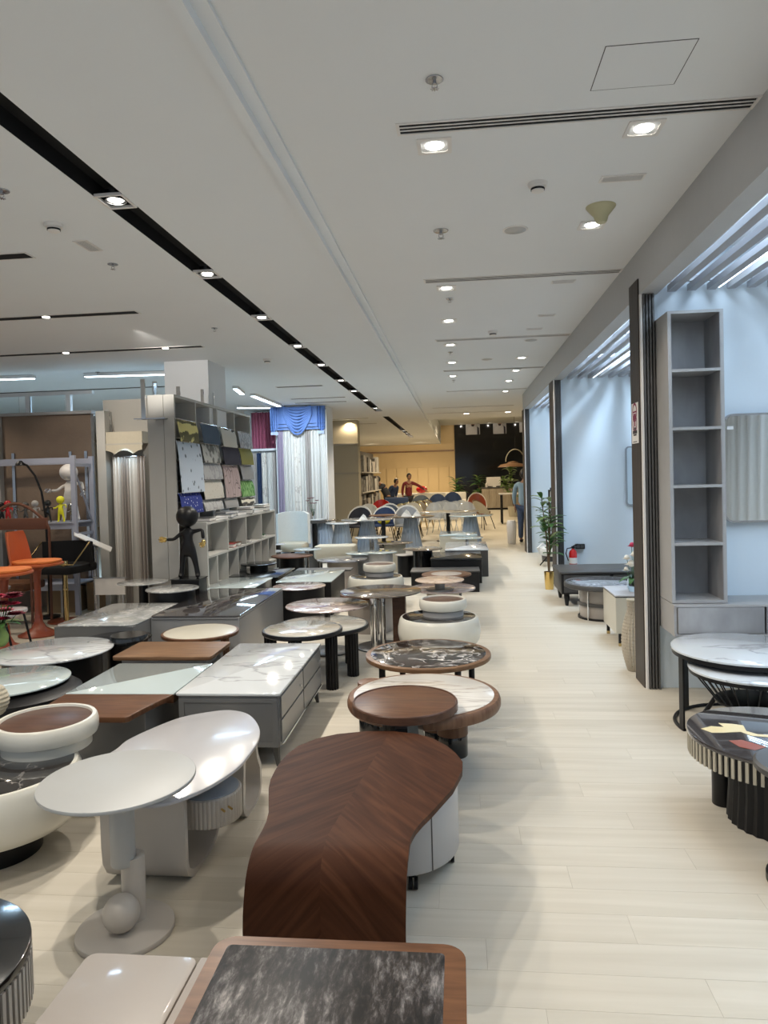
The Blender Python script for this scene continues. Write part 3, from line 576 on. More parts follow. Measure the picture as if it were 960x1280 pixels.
# --- 1 walnut-framed table with streaked stone, nearest
z = .50; a = P(272, 1173, z); b = P(582, 1176, z); x0, x1, y1 = a.x, b.x, (a.y+b.y)/2
t = thing('coffee_table', 'walnut-framed table with streaked black-grey stone top, nearest at bottom centre', 'coffee table', ((x0+x1)/2, y1-.42, 0))
hx = (x1-x0)/2
oo = rrect(-hx, -.42, hx, .42, .055, 8); ii = rrect(-hx+.034, -.42+.034, hx-.05, .42-.034, .012, 8)
f = MB().prism(oo, z-.05, z-.014, .008); f.ring(oo, ii, z-.02, z-.001); f.build('frame', 'walnut_frame', t, None)
MB().prism(ii, z-.02, z+.0, .0015).build('stone_inset', 'streak', t, 'streaked black and grey stone')
tapered_legs(t, [(s*(hx-.05), q*.36) for s in (-1, 1) for q in (-1, 1)], z-.05, .035, .05, 'walnut')
MB().box(-hx+.04, -.38, .16, hx-.04, .38, .185).build('lower_shelf', 'walnut', t, None, 0)
# --- 2 taupe low table at bottom left
z = .42; a = P(112, 1190, z); b = P(262, 1192, z)
t = thing('coffee_table', 'flat taupe rectangular table with rounded corner, at bottom left of the walnut-framed table', 'coffee table', ((a.x+b.x)/2-.0, a.y-.40, 0)); hx = (b.x-a.x)/2
MB().prism(rrect(-hx, -.4, hx-.022, .4, .03, 8), z-.022, z, .003).build('table_top', 'taupe', t, None)
MB().prism(rrect(hx-.019, -.4, hx+.05, .4, .006, 3), z-.022, z, .003).build('side_flap', 'taupe', t, None)
MB().prism(rrect(-hx+.03, -.36, hx-.03, .36, .03), .08, z-.022, .006).build('body', 'taupe', t, None)
for s in (-1, 1):
    for q in (-1, 1): MB().disc(.015, 0, .08, s*(hx-.07), q*.3, n=14).build('foot', 'black', t)
# --- 3 walnut waterfall table
t = thing('coffee_table', 'organic walnut table with chevron grain and a waterfall leg, right of the white pedestal table', 'coffee table', (-.34, 2.75, 0))
q = [(130,520,590),(138,440,660),(150,385,700),(170,335,738),(190,308,762),(215,285,782),(240,270,781),(265,258,768),(290,253,755),(320,253,728),(355,253,697),(380,247,672),(400,238,655),(415,230,646),(428,223,640)]
z = .42; rows = []
def row_(pl, pr, n=9): return [pl.lerp(pr, k/(n-1)) for k in range(n)]
for v, l_, r_ in q:
    yy = 860+.4583*v; rows.append(row_(P(220+.4583*l_, yy, z), P(220+.4583*r_, yy, z)))
yf = rows[-1][0].y; R_ = .10; yl = yf-R_
lp = [(440,218,637),(465,210,634),(500,202,632),(560,190,628),(620,187,627),(670,187,627)]
def lx(zz):                               # left and right edge of the leg at height zz
    pts = [(PY(220+.4583*l_, 860+.4583*v, yl), PY(220+.4583*r_, 860+.4583*v, yl)) for v, l_, r_ in lp]
    for (a0, b0), (a1, b1) in zip(pts, pts[1:]):
        if zz >= a1.z: k = min(1, max(0, (a0.z-zz)/(a0.z-a1.z))); return a0.x+(a1.x-a0.x)*k, b0.x+(b1.x-b0.x)*k
    return pts[-1][0].x, pts[-1][1].x
le, re = rows[-1][0].x, rows[-1][-1].x; l2, r2 = lx(z-R_)
for k in range(1, 9):
    a = PI/2*k/8; y_, z_ = yf-R_*math.sin(a), z-R_+R_*math.cos(a); f_ = k/8
    rows.append(row_(Vector((le+(l2-le)*f_, y_, z_)), Vector((re+(r2-re)*f_, y_, z_))))
for zz in (.29, .25, .2, .15, .1, .05, 0):
    a, b = lx(zz); rows.append(row_(Vector((a, yl, zz)), Vector((b, yl, zz))))
off = Vector((-.34, 2.75, 0))
rows = [[p-off for p in r] for r in rows]
MB().sheet([list(reversed(r)) for r in rows] if False else rows, .022).build('table_top', 'chevron', t, 'chevron-grained walnut sheet bent down to the floor', 40)
tx, ty = .0, .30
DR = .25; dcx, dcy = .055, .29
dm = MB().prism([(dcx+DR*math.cos(a)*1.0, dcy+DR*math.sin(a)*1.08) for a in [2*PI*k/56 for k in range(56)]], .075, .375, .012); dm.build('drawer_body', 'grey_light', t, 'light grey rounded drawer unit')
MB().cbox((dcx+DR*math.cos(-.95)*1.001, dcy+DR*math.sin(-.95)*1.081, .225), (.004, .004, .285), -.95).build('drawer_gap', 'charcoal', t, None, 0)
MB().disc(.06, .375, .40, dcx-.05, dcy-.05).build('support', 'grey_light', t)
for k in range(5):
    a = -1.25+2*PI*k/5; cx_, cy_ = dcx+.84*DR*math.cos(a), dcy+.88*DR*math.sin(a)
    c_ = MB().disc(.012, .05, .075, cx_, cy_, n=10).build('caster', 'black', t)
    for s in (-1, 1): MB().tube([(cx_+s*.004, cy_, .024), (cx_+s*.018, cy_, .024)], .024, 16).build('wheel', 'black', c_)
# --- 4 white pedestal table
c, r = rp(53, 242, 972, .55)
t = thing('side_table', 'small round white pedestal table with a ball on its round foot', 'side table', (c.x, c.y, 0))
MB().prism(circ(r, 64), .535, .55, .005).build('table_top', 'greige', t)
fp = P(157, 1160, .02); fx, fy = fp.x-c.x, fp.y-c.y
c0 = P(152, 1100, .14); 
MB().disc(.175, 0, .022, fx-.005, fy+.01, .006, 56).build('foot_plate', 'cream_base', t)
MB().lathe([(.043, .235), (.045, .24), (.045, .535)], fx-.022, fy+.045, 32).build('upper_column', 'greige', t)
MB().lathe([(.043, .022), (.043, .26)], fx+.006, fy+.062, 32).build('lower_column', 'cream_base', t)
MB().ball((fx-.004, fy-.02, .022+.066), .066, 32).build('ball', 'cream_base', t, 'large ball resting on the foot plate')
# --- 5 white egg-shaped table with U-shaped legs and fluted drawer
z = .42
e = [(146,935),(160,924),(192,909),(227,896),(268,888.5),(292,887.5),(312,893),(324,908),(323,925),(309,946),(296,960),(268,979),(237,994),(206,1004),(180,1006),(158,1000),(140,990),(128,975),(124,960),(130,946)]
pts = [P(x, y, z) for x, y in e]; cx = sum(p.x for p in pts)/len(pts); cy = sum(p.y for p in pts)/len(pts)
t = thing('coffee_table', 'egg-shaped glossy white table with curved legs and fluted round drawer, behind the pedestal table', 'coffee table', (cx, cy, 0))
MB().prism(smooth_loop([(p.x-cx, p.y-cy) for p in pts], 4), z-.016, z, .006).build('table_top', 'white_gloss', t)
def uleg(px0, px1, py, w0, dep, h, lean, lab=None):   # bent slab: front face, round bottom, inner wall
    a = P(px0, py, 0); b = P(px1, py, 0); x0, x1 = a.x-cx, b.x-cx; y0 = (a.y+b.y)/2-cy
    path = [(y0+lean, h), (y0+lean*.3, .16), (y0, .09)]
    for k in range(1, 9): an = PI*k/8*.92; path.append((y0+dep/2*(1-math.cos(an)), .075-.075*math.sin(an)+.012))
    path += [(y0+dep*.97, .15), (y0+dep*.80, h*.55), (y0+dep*.62, h)]
    m = MB(); N = len(path); rr = []
    for yy, zz in path:
        fr = min(1, max(0, (.14-zz)/.14)); ins = .035*fr*fr
        rr.append([(x0+ins+(x1-x0-ins)*k/4, yy, zz) for k in range(5)])
    m.sheet(rr, .03); m.build('leg', 'cream_base', t, lab, 50)
uleg(131, 238, 1103, 0, .36, z-.016, -.0, 'broad bent slab leg')
uleg(284, 307, 1026, 0, .28, z-.016, .05, 'narrow bent slab leg')
dc = P(262, 1015, .18); dx, dy = dc.x-cx+.0, dc.y-cy-.0
MB().lathe([(.14, .165), (.145, .17), (.145, .285), (.14, .29)], dx, dy, 144, flute=48, fd=.005).build('drawer', 'cream_base', t, 'fluted round drawer')
MB().disc(.132, .288, .296, dx, dy).build('drawer_lid', 'grey_blue', t, 'dark blue-grey drawer lid')
for k in (-1, 1): MB().tube([(dx+.10+k*.012, dy-.09+k*.012, .245), (dx+.125+k*.012, dy-.115+k*.012, .245)], .005, 8).build('handle', 'gold', t, 'small gold handle')
# --- mortar-shaped cream tables, each with a smaller drum standing on it
def mortar(cb, rb, zb, cs, rs, zs, labb, labs, inset_s='walnut_dark', ringm='grey_light'):
    t = thing('coffee_table', labb, 'coffee table', (cb.x, cb.y, 0), 0, 'cream drum tables with dark stone tops')
    r = rb; MB().lathe([(r*.78, .13), (r*.90, .145), (r*.97, .18), (r, .24), (r*.995, .30), (r*.965, zb-.03), (r*.94, zb-.008), (r*.925, zb-.001), (r*.90, zb)], 0, 0, 64).build('body', 'cream_lacquer', t, 'cream lacquered bowl body')
    MB().disc(r*.885, zb-.02, zb+.002, n=64).build('top_inset', 'black_marble_soft', t, 'glossy black stone with thin pale veins')
    MB().disc(r*.5, .0, .14, n=40).build('plinth', 'black', t)
    t2 = thing('side_table', labs, 'side table', (cs.x, cs.y, zb+.002), 0, 'small cream drums with walnut tops')
    h = zs-zb-.002; r = rs
    MB().lathe([(r*.86, 0), (r*.86, h*.45)], 0, 0, 56).build('base', ringm, t2)
    MB().lathe([(r*.86, h*.32), (r*.97, h*.40), (r, h*.55), (r*1.0, h*.78), (r*.975, h*.95), (r*.95, h), (r*.88, h), (r*.865, h-.012)], 0, 0, 56).build('body', 'cream_lacquer', t2)
    MB().disc(r*.87, h-.022, h-.010, n=56).build('top_inset', inset_s, t2, 'glossy dark walnut top')
    return t
cb, rb = rp(497, 600, 770, .38); cs, rs = rp(525, 583, 747, .51); mortar(cb, rb, .38, Vector((cs.x, cb.y+.06, 0)), rs*1.0, .53, 'cream drum table with black stone top, on the aisle behind the walnut-rimmed marble table', 'small cream drum with walnut top on the aisle-side black stone table')
cb, rb = rp(434, 505, 720, .38); cs, rs = rp(454, 495, 706, .51); mortar(cb, rb, .38, Vector((cs.x, cb.y+.08, 0)), rs*1.0, .53, 'cream drum table with dark stone top, farther back left of the peach table', 'small cream drum with walnut top, the farther one by the grey tables')
cb = Vector((-2.12, 3.02, 0)); cs, rs = rp(-3, 119, 897, .52)
mortar(cb, .38, .38, cs, rs, .52, 'cream drum table with veined black top, cut by the left edge beside the pedestal table', 'small cream drum with walnut top at the left edge, nearest of its kind', 'walnut_dark', 'cream_lacquer')
# --- 7 black round table bottom left corner
t = thing('coffee_table', 'black round glossy table with fluted beige-black rim, bottom left corner', 'coffee table', (P(19, 1212, .425).x-.332, P(19, 1212, .425).y-.02, 0))
MB().disc(.33, .40, .425, n=64).build('table_top', 'black_gloss', t); MB().disc(.322, .26, .40, n=64).build('rim_core', 'black', t)
m = MB()
for k in range(90): a = 2*PI*k/90; m.cbox((.324*math.cos(a), .324*math.sin(a), .33), (.012, .012, .13), a)
o = m.build('rim_slat', 'cream_base', t, 'thin beige slats round the rim', 0); o['kind'] = 'stuff'
MB().lathe([(.26, 0), (.24, .26)], n=90, flute=30, fd=.008).build('base', 'black', t)
# --- rectangular tables ---------------------------------------------------
def rect_tab(label, xl, xr, yf, yb, z, top, body, kind='plinth', th=.018, rc=.015, inset=.03, ft=None, name='coffee_table', low=.0, grp=None, minx=None):
    a, b = P(xl, yf, z), P(xr, yf, z); x0, x1, y0 = a.x, b.x, (a.y+b.y)/2
    k = P(xl+(573-xl)*(yf-yb)/(yf-593), yb, z).y
    cx, cy, hx, hy = (x0+x1)/2, (y0+k)/2, (x1-x0)/2, (k-y0)/2
    t = thing(name, label, 'coffee table', (cx, cy, 0), 0, grp)
    MB().prism(rrect(-hx, -hy, hx, hy, rc, 6), z-th, z, min(.005, th*.45)).build('table_top', top, t)
    ix, iy, zb = hx-inset, hy-inset, z-th
    if kind == 'plinth':
        MB().prism(rrect(-ix, -iy, ix, iy, .01, 3), low, zb, .004).build('body', body, t, None, 20)
    elif kind == 'slabs':
        for s in (-1, 1): MB().box(-ix, s*(iy-.03)-.025, 0, ix, s*(iy-.03)+.025, zb).build('leg', body, t, None, 0)
        MB().box(-ix*.9, -iy, zb-.07, ix*.9, iy, zb).build('apron', body, t, None, 0)
    elif kind == 'legs':
        tapered_legs(t, [(s*(ix-.03), q*(iy-.03)) for s in (-1, 1) for q in (-1, 1)], zb, .04, .05, body)
        MB().box(-ix+.02, -iy+.02, .12, ix-.02, iy-.02, .14).build('lower_shelf', body, t, None, 0)
    return t, hx, hy
# grey cabinet table with white marble
t, hx, hy = rect_tab('dark grey cabinet table with white veined marble top, drawers and tapered legs', 218, 350, 867, 804, .43, 'white_marble', 'grey_lacquer', 'none', .016, .02)
MB().prism(rrect(-hx+.012, -hy+.012, hx-.012, hy-.012, .018, 4), .115, .414, .004).build('body', 'grey_lacquer', t, None, 20)
MB().ring(rrect(-hx+.03, -.001, hx-.03, .28, .004, 2), rrect(-hx+.05, .02, hx-.05, .26, .004, 2), 0, .008)
fr = MB(); 
for args in ((-hx+.02, -hy+.006, .12, hx-.02, -hy+.013, .145), (-hx+.02, -hy+.006, .375, hx-.02, -hy+.013, .40), (-hx+.02, -hy+.006, .145, -hx+.05, -hy+.013, .375), (hx-.05, -hy+.006, .145, hx-.02, -hy+.013, .375)): fr.box(*args)
fr.build('end_moulding', 'grey_lacquer', t, None, 0)
L2 = hy-.03
for j in (-1, 1):
    for zz0, zz1 in ((.275, .40), (.14, .265)):
        yc = j*L2/2; d = MB().prism([(hx-.012, yc-L2/2+.01), (hx-.012, yc+L2/2-.01), (hx-.002, yc+L2/2-.01), (hx-.002, yc-L2/2+.01)], zz0, zz1, .003).build('drawer', 'grey_lacquer', t, None, 20)
        if zz0 > .2: MB().tube([(hx+.002, yc+.16, (zz0+zz1)/2), (hx+.016, yc+.16, (zz0+zz1)/2)], .008, 10).build('knob', 'chrome', d)
MB().tube([(hx+.0, -hy+.03, .128), (hx+.0, hy-.03, .128)], .006, 8).build('base_rail', 'chrome', t, 'thin chrome strip under the drawers')
tapered_legs(t, [(s*(hx-.05), q*(hy-.06)) for s in (-1, 1) for q in (-1, 1)], .115, .018, .04, 'charcoal', .02)
# walnut and white glass table
t, hx, hy = rect_tab('walnut table with white glass sliding half on grey plinth, left of the grey cabinet table', 81, 217, 867, 829, .415, 'white_glass', 'grey_light', 'none', .012, .004)
wx = .03
w0 = t.location; MB().prism([(P(x, y, .414).x-w0.x, P(x, y, .414).y-w0.y) for x, y in ((60, 880), (81, 867.5), (217, 867.5), (190, 880), (166, 892.5), (162, 895), (156, 896.5), (80, 896.5))], .382, .414, .006).build('walnut_end', 'walnut', t, 'wide walnut end board')
MB().box(-hx, -hy, .36, hx, hy, .400).build('frame', 'walnut', t, None, 0)
MB().prism(rrect(-hx+.05, -hy-.16, hx-.10, hy-.02, .01, 3), 0.0, .36, .004).build('plinth', 'grey_lacquer', t, None, 20)
# walnut plank table behind
t, hx, hy = rect_tab('walnut rectangular table on grey slab legs, behind the white glass and walnut table', 139, 263, 821, 802, .44, 'walnut_light', 'grey_light', 'slabs', .028, .03, .05)
# grey rounded table
t, hx, hy = rect_tab('grey rounded rectangular table with glossy grey marble top, beyond the oval white tables at left', 67, 166, 782, 754, .45, 'grey_marble', 'grey_lacquer', 'plinth', .012, .09, .004)
t, hx, hy = rect_tab('dark grey table with mirror-black glass top, in the middle of the left display', 188, 299, 770, 735.5, .46, 'dark_glass', 'grey_mid', 'plinth', .014, .04, .004)
MB().prism(rrect(-hx-.002, -hy-.002, hx+.002, hy+.002, .04, 4), .425, .436, .003).build('moulding', 'grey_lacquer', t)
t, hx, hy = rect_tab('white glass rectangular table just behind the mirror-black glass table', 248, 312, 738, 722, .42, 'white_glass', 'grey_lacquer', 'plinth', .012, .05, .02)
t, hx, hy = rect_tab('glossy white rectangular table with a dark stone end, before the dining tables', 345, 414, 727, 713, .42, 'white_glass', 'black', 'plinth', .014, .01, .01)
MB().box(-hx+.0, hy-.0, .40, hx+.07, hy+.25, .42).build('stone_end', 'charcoal', t, None, 0)
t, hx, hy = rect_tab('black low rectangular table behind the white glass table, by the low shelves', 282, 346, 722, 710, .40, 'black_gloss', 'black', 'plinth', .02, .01, .03)
# tables by the aisle, far
t, hx, hy = rect_tab('black slab table with open frame, on the aisle beyond the peach table', 538, 603, 698, 690, .42, 'black_gloss', 'black', 'plinth', .03, .005, .01, low=.05)
t, hx, hy = rect_tab('black low table with dark grey stone top, behind the peach and pink tables', 513, 600, 714, 709.5, .30, 'charcoal', 'black', 'plinth', .02, .01, .01)
t, hx, hy = rect_tab('pale marble slab table on black body, far along the aisle', 556, 611, 687, 677.5, .44, 'white_marble', 'charcoal', 'plinth', .02, .005, .01)
t, hx, hy = rect_tab('white cabinet table with bluish glass top, before the far blue-grey dining table', 549, 597, 668.7, 664, .50, 'white_glass', 'fabric_beige', 'plinth', .02, .005, .005)
# --- round tables ---------------------------------------------------------
def round_tab(label, xl, xr, cy, z, top, base='drum', bmat='black', inset=None, rim=.02, th=.02, br=.6, sx=1, sy=1, name='side_table', n=4, cat=None, grp=None, lo=0):
    c, r = rp(xl, xr, cy, z); t = thing(name, label, cat or {'side_table': 'side table', 'coffee_table': 'coffee table', 'dining_table': 'dining table'}[name], (c.x, c.y, 0), 0, grp)
    top_round(t, r, z, th, top, inset, rim, sx=sx, sy=sy); zb = z-th
    if base == 'drum': MB().lathe([(r*br, lo), (r*br, zb)], n=48, sx=sx, sy=sy).build('base', bmat, t)
    elif base == 'taperdrum': MB().lathe([(r*br*.85, 0), (r*br*.95, zb*.5), (r*br*1.1, zb)], n=48, sx=sx, sy=sy).build('base', bmat, t)
    elif base == 'legs':
        for k in range(n): a = 2*PI*k/n+.6; MB().tube([(r*.84*sx*math.cos(a), r*.84*sy*math.sin(a), 0), (r*.84*sx*math.cos(a), r*.84*sy*math.sin(a), zb)], br, 14).build('leg', bmat, t)
    elif base == 'columns':
        for k in range(n): a = 2*PI*k/n+.35; MB().lathe([(br, 0), (br, zb)], r*.62*math.cos(a)*sx, r*.62*math.sin(a)*sy, 48, flute=12, fd=.006).build('leg', bmat, t)
    elif base == 'pedestal':
        MB().disc(r*.55, lo, lo+.015, n=40).build('foot_plate', bmat, t); MB().lathe([(br, lo+.01), (br, zb)], n=20).build('column', bmat, t)
    elif base == 'cone': MB().lathe([(r*br, 0), (r*br*.62, zb*.5), (r*br*.42, zb)], n=80, flute=20, fd=r*.02).build('base', bmat, t)
    return t, r
t, r = round_tab('walnut-rimmed round table with black marble and bold white veins, on aisle side', 457, 613, 816, .42, 'walnut_light', 'legs', 'black', 'black_marble', .035, .03, .022, name='coffee_table')
MB().disc(r*.9, .13, .155).build('lower_shelf', 'charcoal', t, 'dark smoked lower shelf')
# big walnut-rimmed white marble round and its satellite
c, r = rp(434, 625, 867, .43); t = thing('coffee_table', 'large round walnut-rimmed table with creamy white marble top and thick two-tone legs', 'coffee table', (c.x, c.y, 0))
MB().lathe([(r*.93, .36), (r*.985, .37), (r, .385), (r, .405), (r*.985, .425), (r*.97, .43), (r*.955, .43)], n=72).build('rim', 'walnut_rim', t, 'thick walnut rim')
MB().disc(r*.915, .41, .433, n=72).build('top_inset', 'cream_marble', t, 'creamy white marble')
for px, py in ((566, 947), (464, 926), (505, 885)):
    q_ = P(px, py, 0) if py > 900 else None
    lx_, ly_ = (q_.x-c.x, q_.y-c.y+.05) if q_ else (.06, .30)
    l = MB().disc(.092 if py > 940 else .082, .125, .36, lx_, ly_, .003, 40).build('leg', 'walnut_rim', t)
    MB().disc((.092 if py > 940 else .082)*.97, 0, .125, lx_, ly_, .004, 40).build('leg_foot', 'black_gloss', l, 'glossy black lower half of the leg')
c, r = rp(440, 572, 875, .50); t = thing('side_table', 'small round walnut tray table on a black glass cone, overlapping the creamy marble table', 'side table', (c.x, c.y, 0))
MB().lathe([(r*.96, .455), (r, .46), (r, .495), (r*.985, .50), (r*.965, .50), (r*.955, .495)], n=64).build('table_top', 'walnut_dark', t)
MB().disc(r*.95, .485, .4955, n=64).build('tray_face', 'walnut', t)
MB().lathe([(.17, 0), (.13, .2), (.095, .455)], 0, -.17, n=10).build('base', 'black_gloss', t, 'faceted black glass cone', 10)
# nested cream tops with black frames
for xl, xr, cy, z, lab in ((328, 428, 785.5, .46, 'round cream stone table with black rim and fluted black column legs, lower front one'), (345, 461, 780, .40, 'round cream stone table with black rim, partly under its twin, aisle side')):
    c, r = rp(xl, xr, cy, z); t = thing('coffee_table', lab, 'coffee table', (c.x, c.y, 0), 0, 'nested black-rimmed cream tables')
    MB().lathe([(r*.97, z-.035), (r, z-.025), (r, z-.008), (r*.99, z), (r*.95, z)], n=64).build('rim', 'black', t); MB().disc(r*.945, z-.02, z+.002, n=64).build('top_inset', 'beige_marble', t, 'cream stone')
    for k in range(3):
        a = (-.3, -1.6, 3.4)[k] if z > .44 else (-.5, .9, 2.6)[k]; MB().lathe([(.05, 0), (.05, z-.034)], r*.80*math.cos(a), r*.80*math.sin(a), 60, flute=12, fd=.008).build('leg', 'black', t, 'fluted black column')
t, r = round_tab('round cream stone table with walnut rim, behind the walnut slab table', 203, 298, 789, .42, 'walnut', 'columns', 'walnut_rim', 'cream_stone', .02, .028, .035, n=3, name='coffee_table')
t, r = round_tab('oval white marble table on a deep black base, left of the walnut slab table', -6, 138, 812, .43, 'white_marble', 'drum', 'black', None, 0, .014, .80, name='coffee_table')
t, r = round_tab('round white glass table on a bulging black drum, at the left picture edge', -60, 83, 850, .43, 'white_glass', 'drum', 'black', None, 0, .014, .6, name='coffee_table')
MB().lathe([(r*.8, .10), (r*.97, .2), (r*1.08, .30), (r*1.06, .36), (r*.9, .40)], r*.13, 0, 56).build('bumper', 'black', t, 'bulging black side')
c, r = rp(138, 184, 793, .47); RZ = .401; t = thing('side_table', 'small black ring table with a mirror top, on a smoked glass tray', 'side table', (c.x, c.y, 0))
MB().lathe([(r*.9, .403), (r, .412), (r, .455), (r*.95, .47), (r*.86, .47)], n=40).build('ring', 'black_gloss', t); MB().disc(r*.85, .45, .466).build('top_inset', 'dark_glass', t); MB().disc(r*.8, RZ, .38 if RZ < .38 else .42).build('base', 'black', t)
t, r = round_tab('round smoked brown glass table behind the oval white marble table', 106, 188, 797, .40, 'smoke_glass', 'pedestal', 'black', None, 0, .012, .09, name='coffee_table')
t, r = round_tab('small round glass-topped table left of the black statue, nearer the white sign', 148, 210, 727, .56, 'grey_marble', 'pedestal', 'black', None, 0, .01, .05)
t, r = round_tab('round grey marble table on a black drum before the black statue', 183, 248, 735, .55, 'grey_marble', 'drum', 'black', None, 0, .015, .85)
t, r = round_tab('half-round white marble table on tall black base, centre left', 341, 407, 732, .425, 'pink_marble', 'drum', 'black', None, 0, .012, .95, name='coffee_table')
t, r = round_tab('round pinkish marble table with thin centre leg, left of the brown stone table', 357, 461, 755.5, .45, 'pink_marble', 'pedestal', 'charcoal', None, 0, .012, .03, name='coffee_table')
c, r = rp(425, 527, 738, .55); t = thing('side_table', 'tall round brown stone table on polished steel and dark wood legs', 'side table', (c.x, c.y, 0)); top_round(t, r, .55, .014, 'brown_marble')
MB().tube([(-.05, -.20, 0), (-.05, -.20, .535)], .035, 24).build('leg', 'chrome', t, 'polished steel tube leg'); MB().tube([(.02, -.1, 0), (.02, -.1, .535)], .03, 24).build('leg', 'chrome', t); MB().box(.12, -.12, 0, .24, .02, .535).build('leg', 'walnut_dark', t, 'dark wood block leg', 0); MB().disc(.25, 0, .012).build('foot_plate', 'black', t)
t, r = round_tab('low round walnut table partly under the tall brown stone table', 425, 500, 741, .40, 'walnut', 'drum', 'taupe', None, 0, .025, .75, name='coffee_table')
t, r = round_tab('small round peach table on a grey column, by the aisle', 519, 580, 724, .50, 'peach_marble', 'pedestal', 'grey_mid', None, 0, .014, .055, lo=.381)
t, r = round_tab('low round pale pink marble table under the small peach table', 513, 594, 734, .38, 'pink_marble', 'drum', 'fabric_beige', None, 0, .02, .5, name='coffee_table')
t, r = round_tab('round walnut table with a pale round inset, behind the small peach table', 527, 589, 717, .40, 'walnut', 'drum', 'black', 'taupe', .12, .02, .6, name='coffee_table')
t, r = round_tab('round smoky gold-topped table on a thick black drum', 503, 553, 685.5, .48, 'brown_marble', 'drum', 'black_gloss', None, 0, .012, .5)
MB().prism([(r*.93*math.cos(a), r*.93*math.sin(a)) for a in [PI*k/20 for k in range(21)]], .479, .483, .001).build('top_inset', 'beige_marble', t, 'pale half of the top')
t, r = round_tab('round white table with black edge, right of its lower twin, mid aisle', 455, 496, 689.5, .52, 'white_glass', 'drum', 'grey_light', None, 0, .014, .75)
t, r = round_tab('low round white table beside the black-edged white one', 432, 478, 690.5, .45, 'white_glass', 'drum', 'grey_mid', None, 0, .014, .7)
t, r = round_tab('wide round grey stone table with pale pedestal, left of the white rounds', 396, 460, 698.5, .42, 'bluegrey_marble', 'drum', 'taupe', None, 0, .02, .6, name='coffee_table')
t, r = round_tab('round black tray on a short black drum, standing on the low black table', 301, 346, 704, .50, 'black_gloss', 'drum', 'black', None, 0, .016, .5, lo=.401)
t, r = round_tab('round black glass table next to the low shelves, farther of two', 304, 353, 689.5, .45, 'dark_glass', 'drum', 'black', None, 0, .014, .5)
t, r = round_tab('round brown wooden table on a dark base, left of the small white pedestal table', 339, 391, 694, .50, 'walnut', 'drum', 'black', None, 0, .02, .6, name='coffee_table')
t, r = round_tab('small round white table with twisted wire legs, centre left', 367, 402, 686, .56, 'white_glass', 'pedestal', 'chrome', None, 0, .014, .02)
t, r = round_tab('round dark table under and behind the small white wire-leg table', 374, 408, 686, .40, 'black_gloss', 'drum', 'charcoal', None, 0, .02, .6, name='coffee_table')
t, r = round_tab('small round white table on a slim post before the fluted bases', 443, 486, 671, .60, 'white_marble', 'pedestal', 'steel', None, 0, .012, .04)
t, r = round_tab('round brown-topped table with pale rim beyond the white rounds', 471, 516, 678, .50, 'brown_marble', 'drum', 'fabric_beige', None, 0, .012, .6)
t, r = round_tab('low round pale table beside the thick black drum table', 494, 520, 693, .36, 'taupe', 'drum', 'black', None, 0, .014, .8, name='coffee_table')
t, r = round_tab('thin round white table just before the pale marble slab table', 563, 604, 671.5, .485, 'white_glass', 'pedestal', 'steel', None, 0, .012, .03)
t, r = round_tab('dark round table edge left of the round walnut and cream table', 330, 356, 680, .46, 'white_gloss', 'drum', 'black', None, 0, .014, .6)
# ================================================================ LEFT AND MIDDLE BACKGROUND
def pat(name, c1, c2, kind='noise', scale=10, rough=.85, lo=.45, hi=.55, stretch=(1, 1, 1), rot=(0, 0, 0)):
    m, n, l, b = _new(name); b.inputs['Roughness'].default_value = rough
    t = n.new('ShaderNodeTexCoord'); mp = n.new('ShaderNodeMapping'); mp.inputs['Scale'].default_value = stretch; mp.inputs['Rotation'].default_value = rot
    l.new(t.outputs['Object'], mp.inputs['Vector'])
    if kind == 'noise': x = n.new('ShaderNodeTexNoise'); o = 'Fac'
    elif kind == 'wave': x = n.new('ShaderNodeTexWave'); o = 'Fac'; x.inputs['Distortion'].default_value = 1.2
    else: x = n.new('ShaderNodeTexVoronoi'); o = 'Distance'
    if kind == 'crack': x.feature = 'DISTANCE_TO_EDGE'
    x.inputs['Scale'].default_value = scale; l.new(mp.outputs['Vector'], x.inputs['Vector'])
    r = ramp(n, [(lo, c1), (hi, c2)]); l.new(x.outputs[o], r.inputs['Fac']); l.new(r.outputs['Color'], b.inputs['Base Color']); return m
# tall swatch shelf along the aisle side
SX, SY0, SY1, SZ = -3.2, 7.93, 10.95, 2.65
t = thing('display_shelf', 'tall beige-grey shelf unit hung with rows of fabric swatches', 'shelf unit', (SX, SY0, 0))
D = .32; Ls = SY1-SY0
MB().box(-D, 0, 0, -.13, .03, SZ).box(-.125, 0, 0, 0, .03, SZ).build('side_panel', 'beige_panel', t, None, 0)
MB().box(-D, Ls-.03, 0, 0, Ls, SZ).build('side_panel', 'beige_panel', t, None, 0)
MB().box(-D, .03, 0, -D+.02, Ls-.03, SZ).build('back_panel', 'beige_dark', t, None, 0)
MB().box(-D+.02, .03, SZ-.03, 0, Ls-.03, SZ).build('top_panel', 'beige_panel', t, None, 0)
dv = [PX(x, 560, SX).y-SY0 for x in (246, 272.5, 294)]
for d in dv: MB().box(-D+.02, d-.015, 0, 0, d+.015, SZ-.03).build('divider', 'beige_panel', t, None, 0)
for zz in (1.15, 1.4, 1.65, 1.9, 2.15): MB().box(-D+.02, .03, zz, -.05, Ls-.03, zz+.02).build('shelf_board', 'beige_panel', t, None, 0)
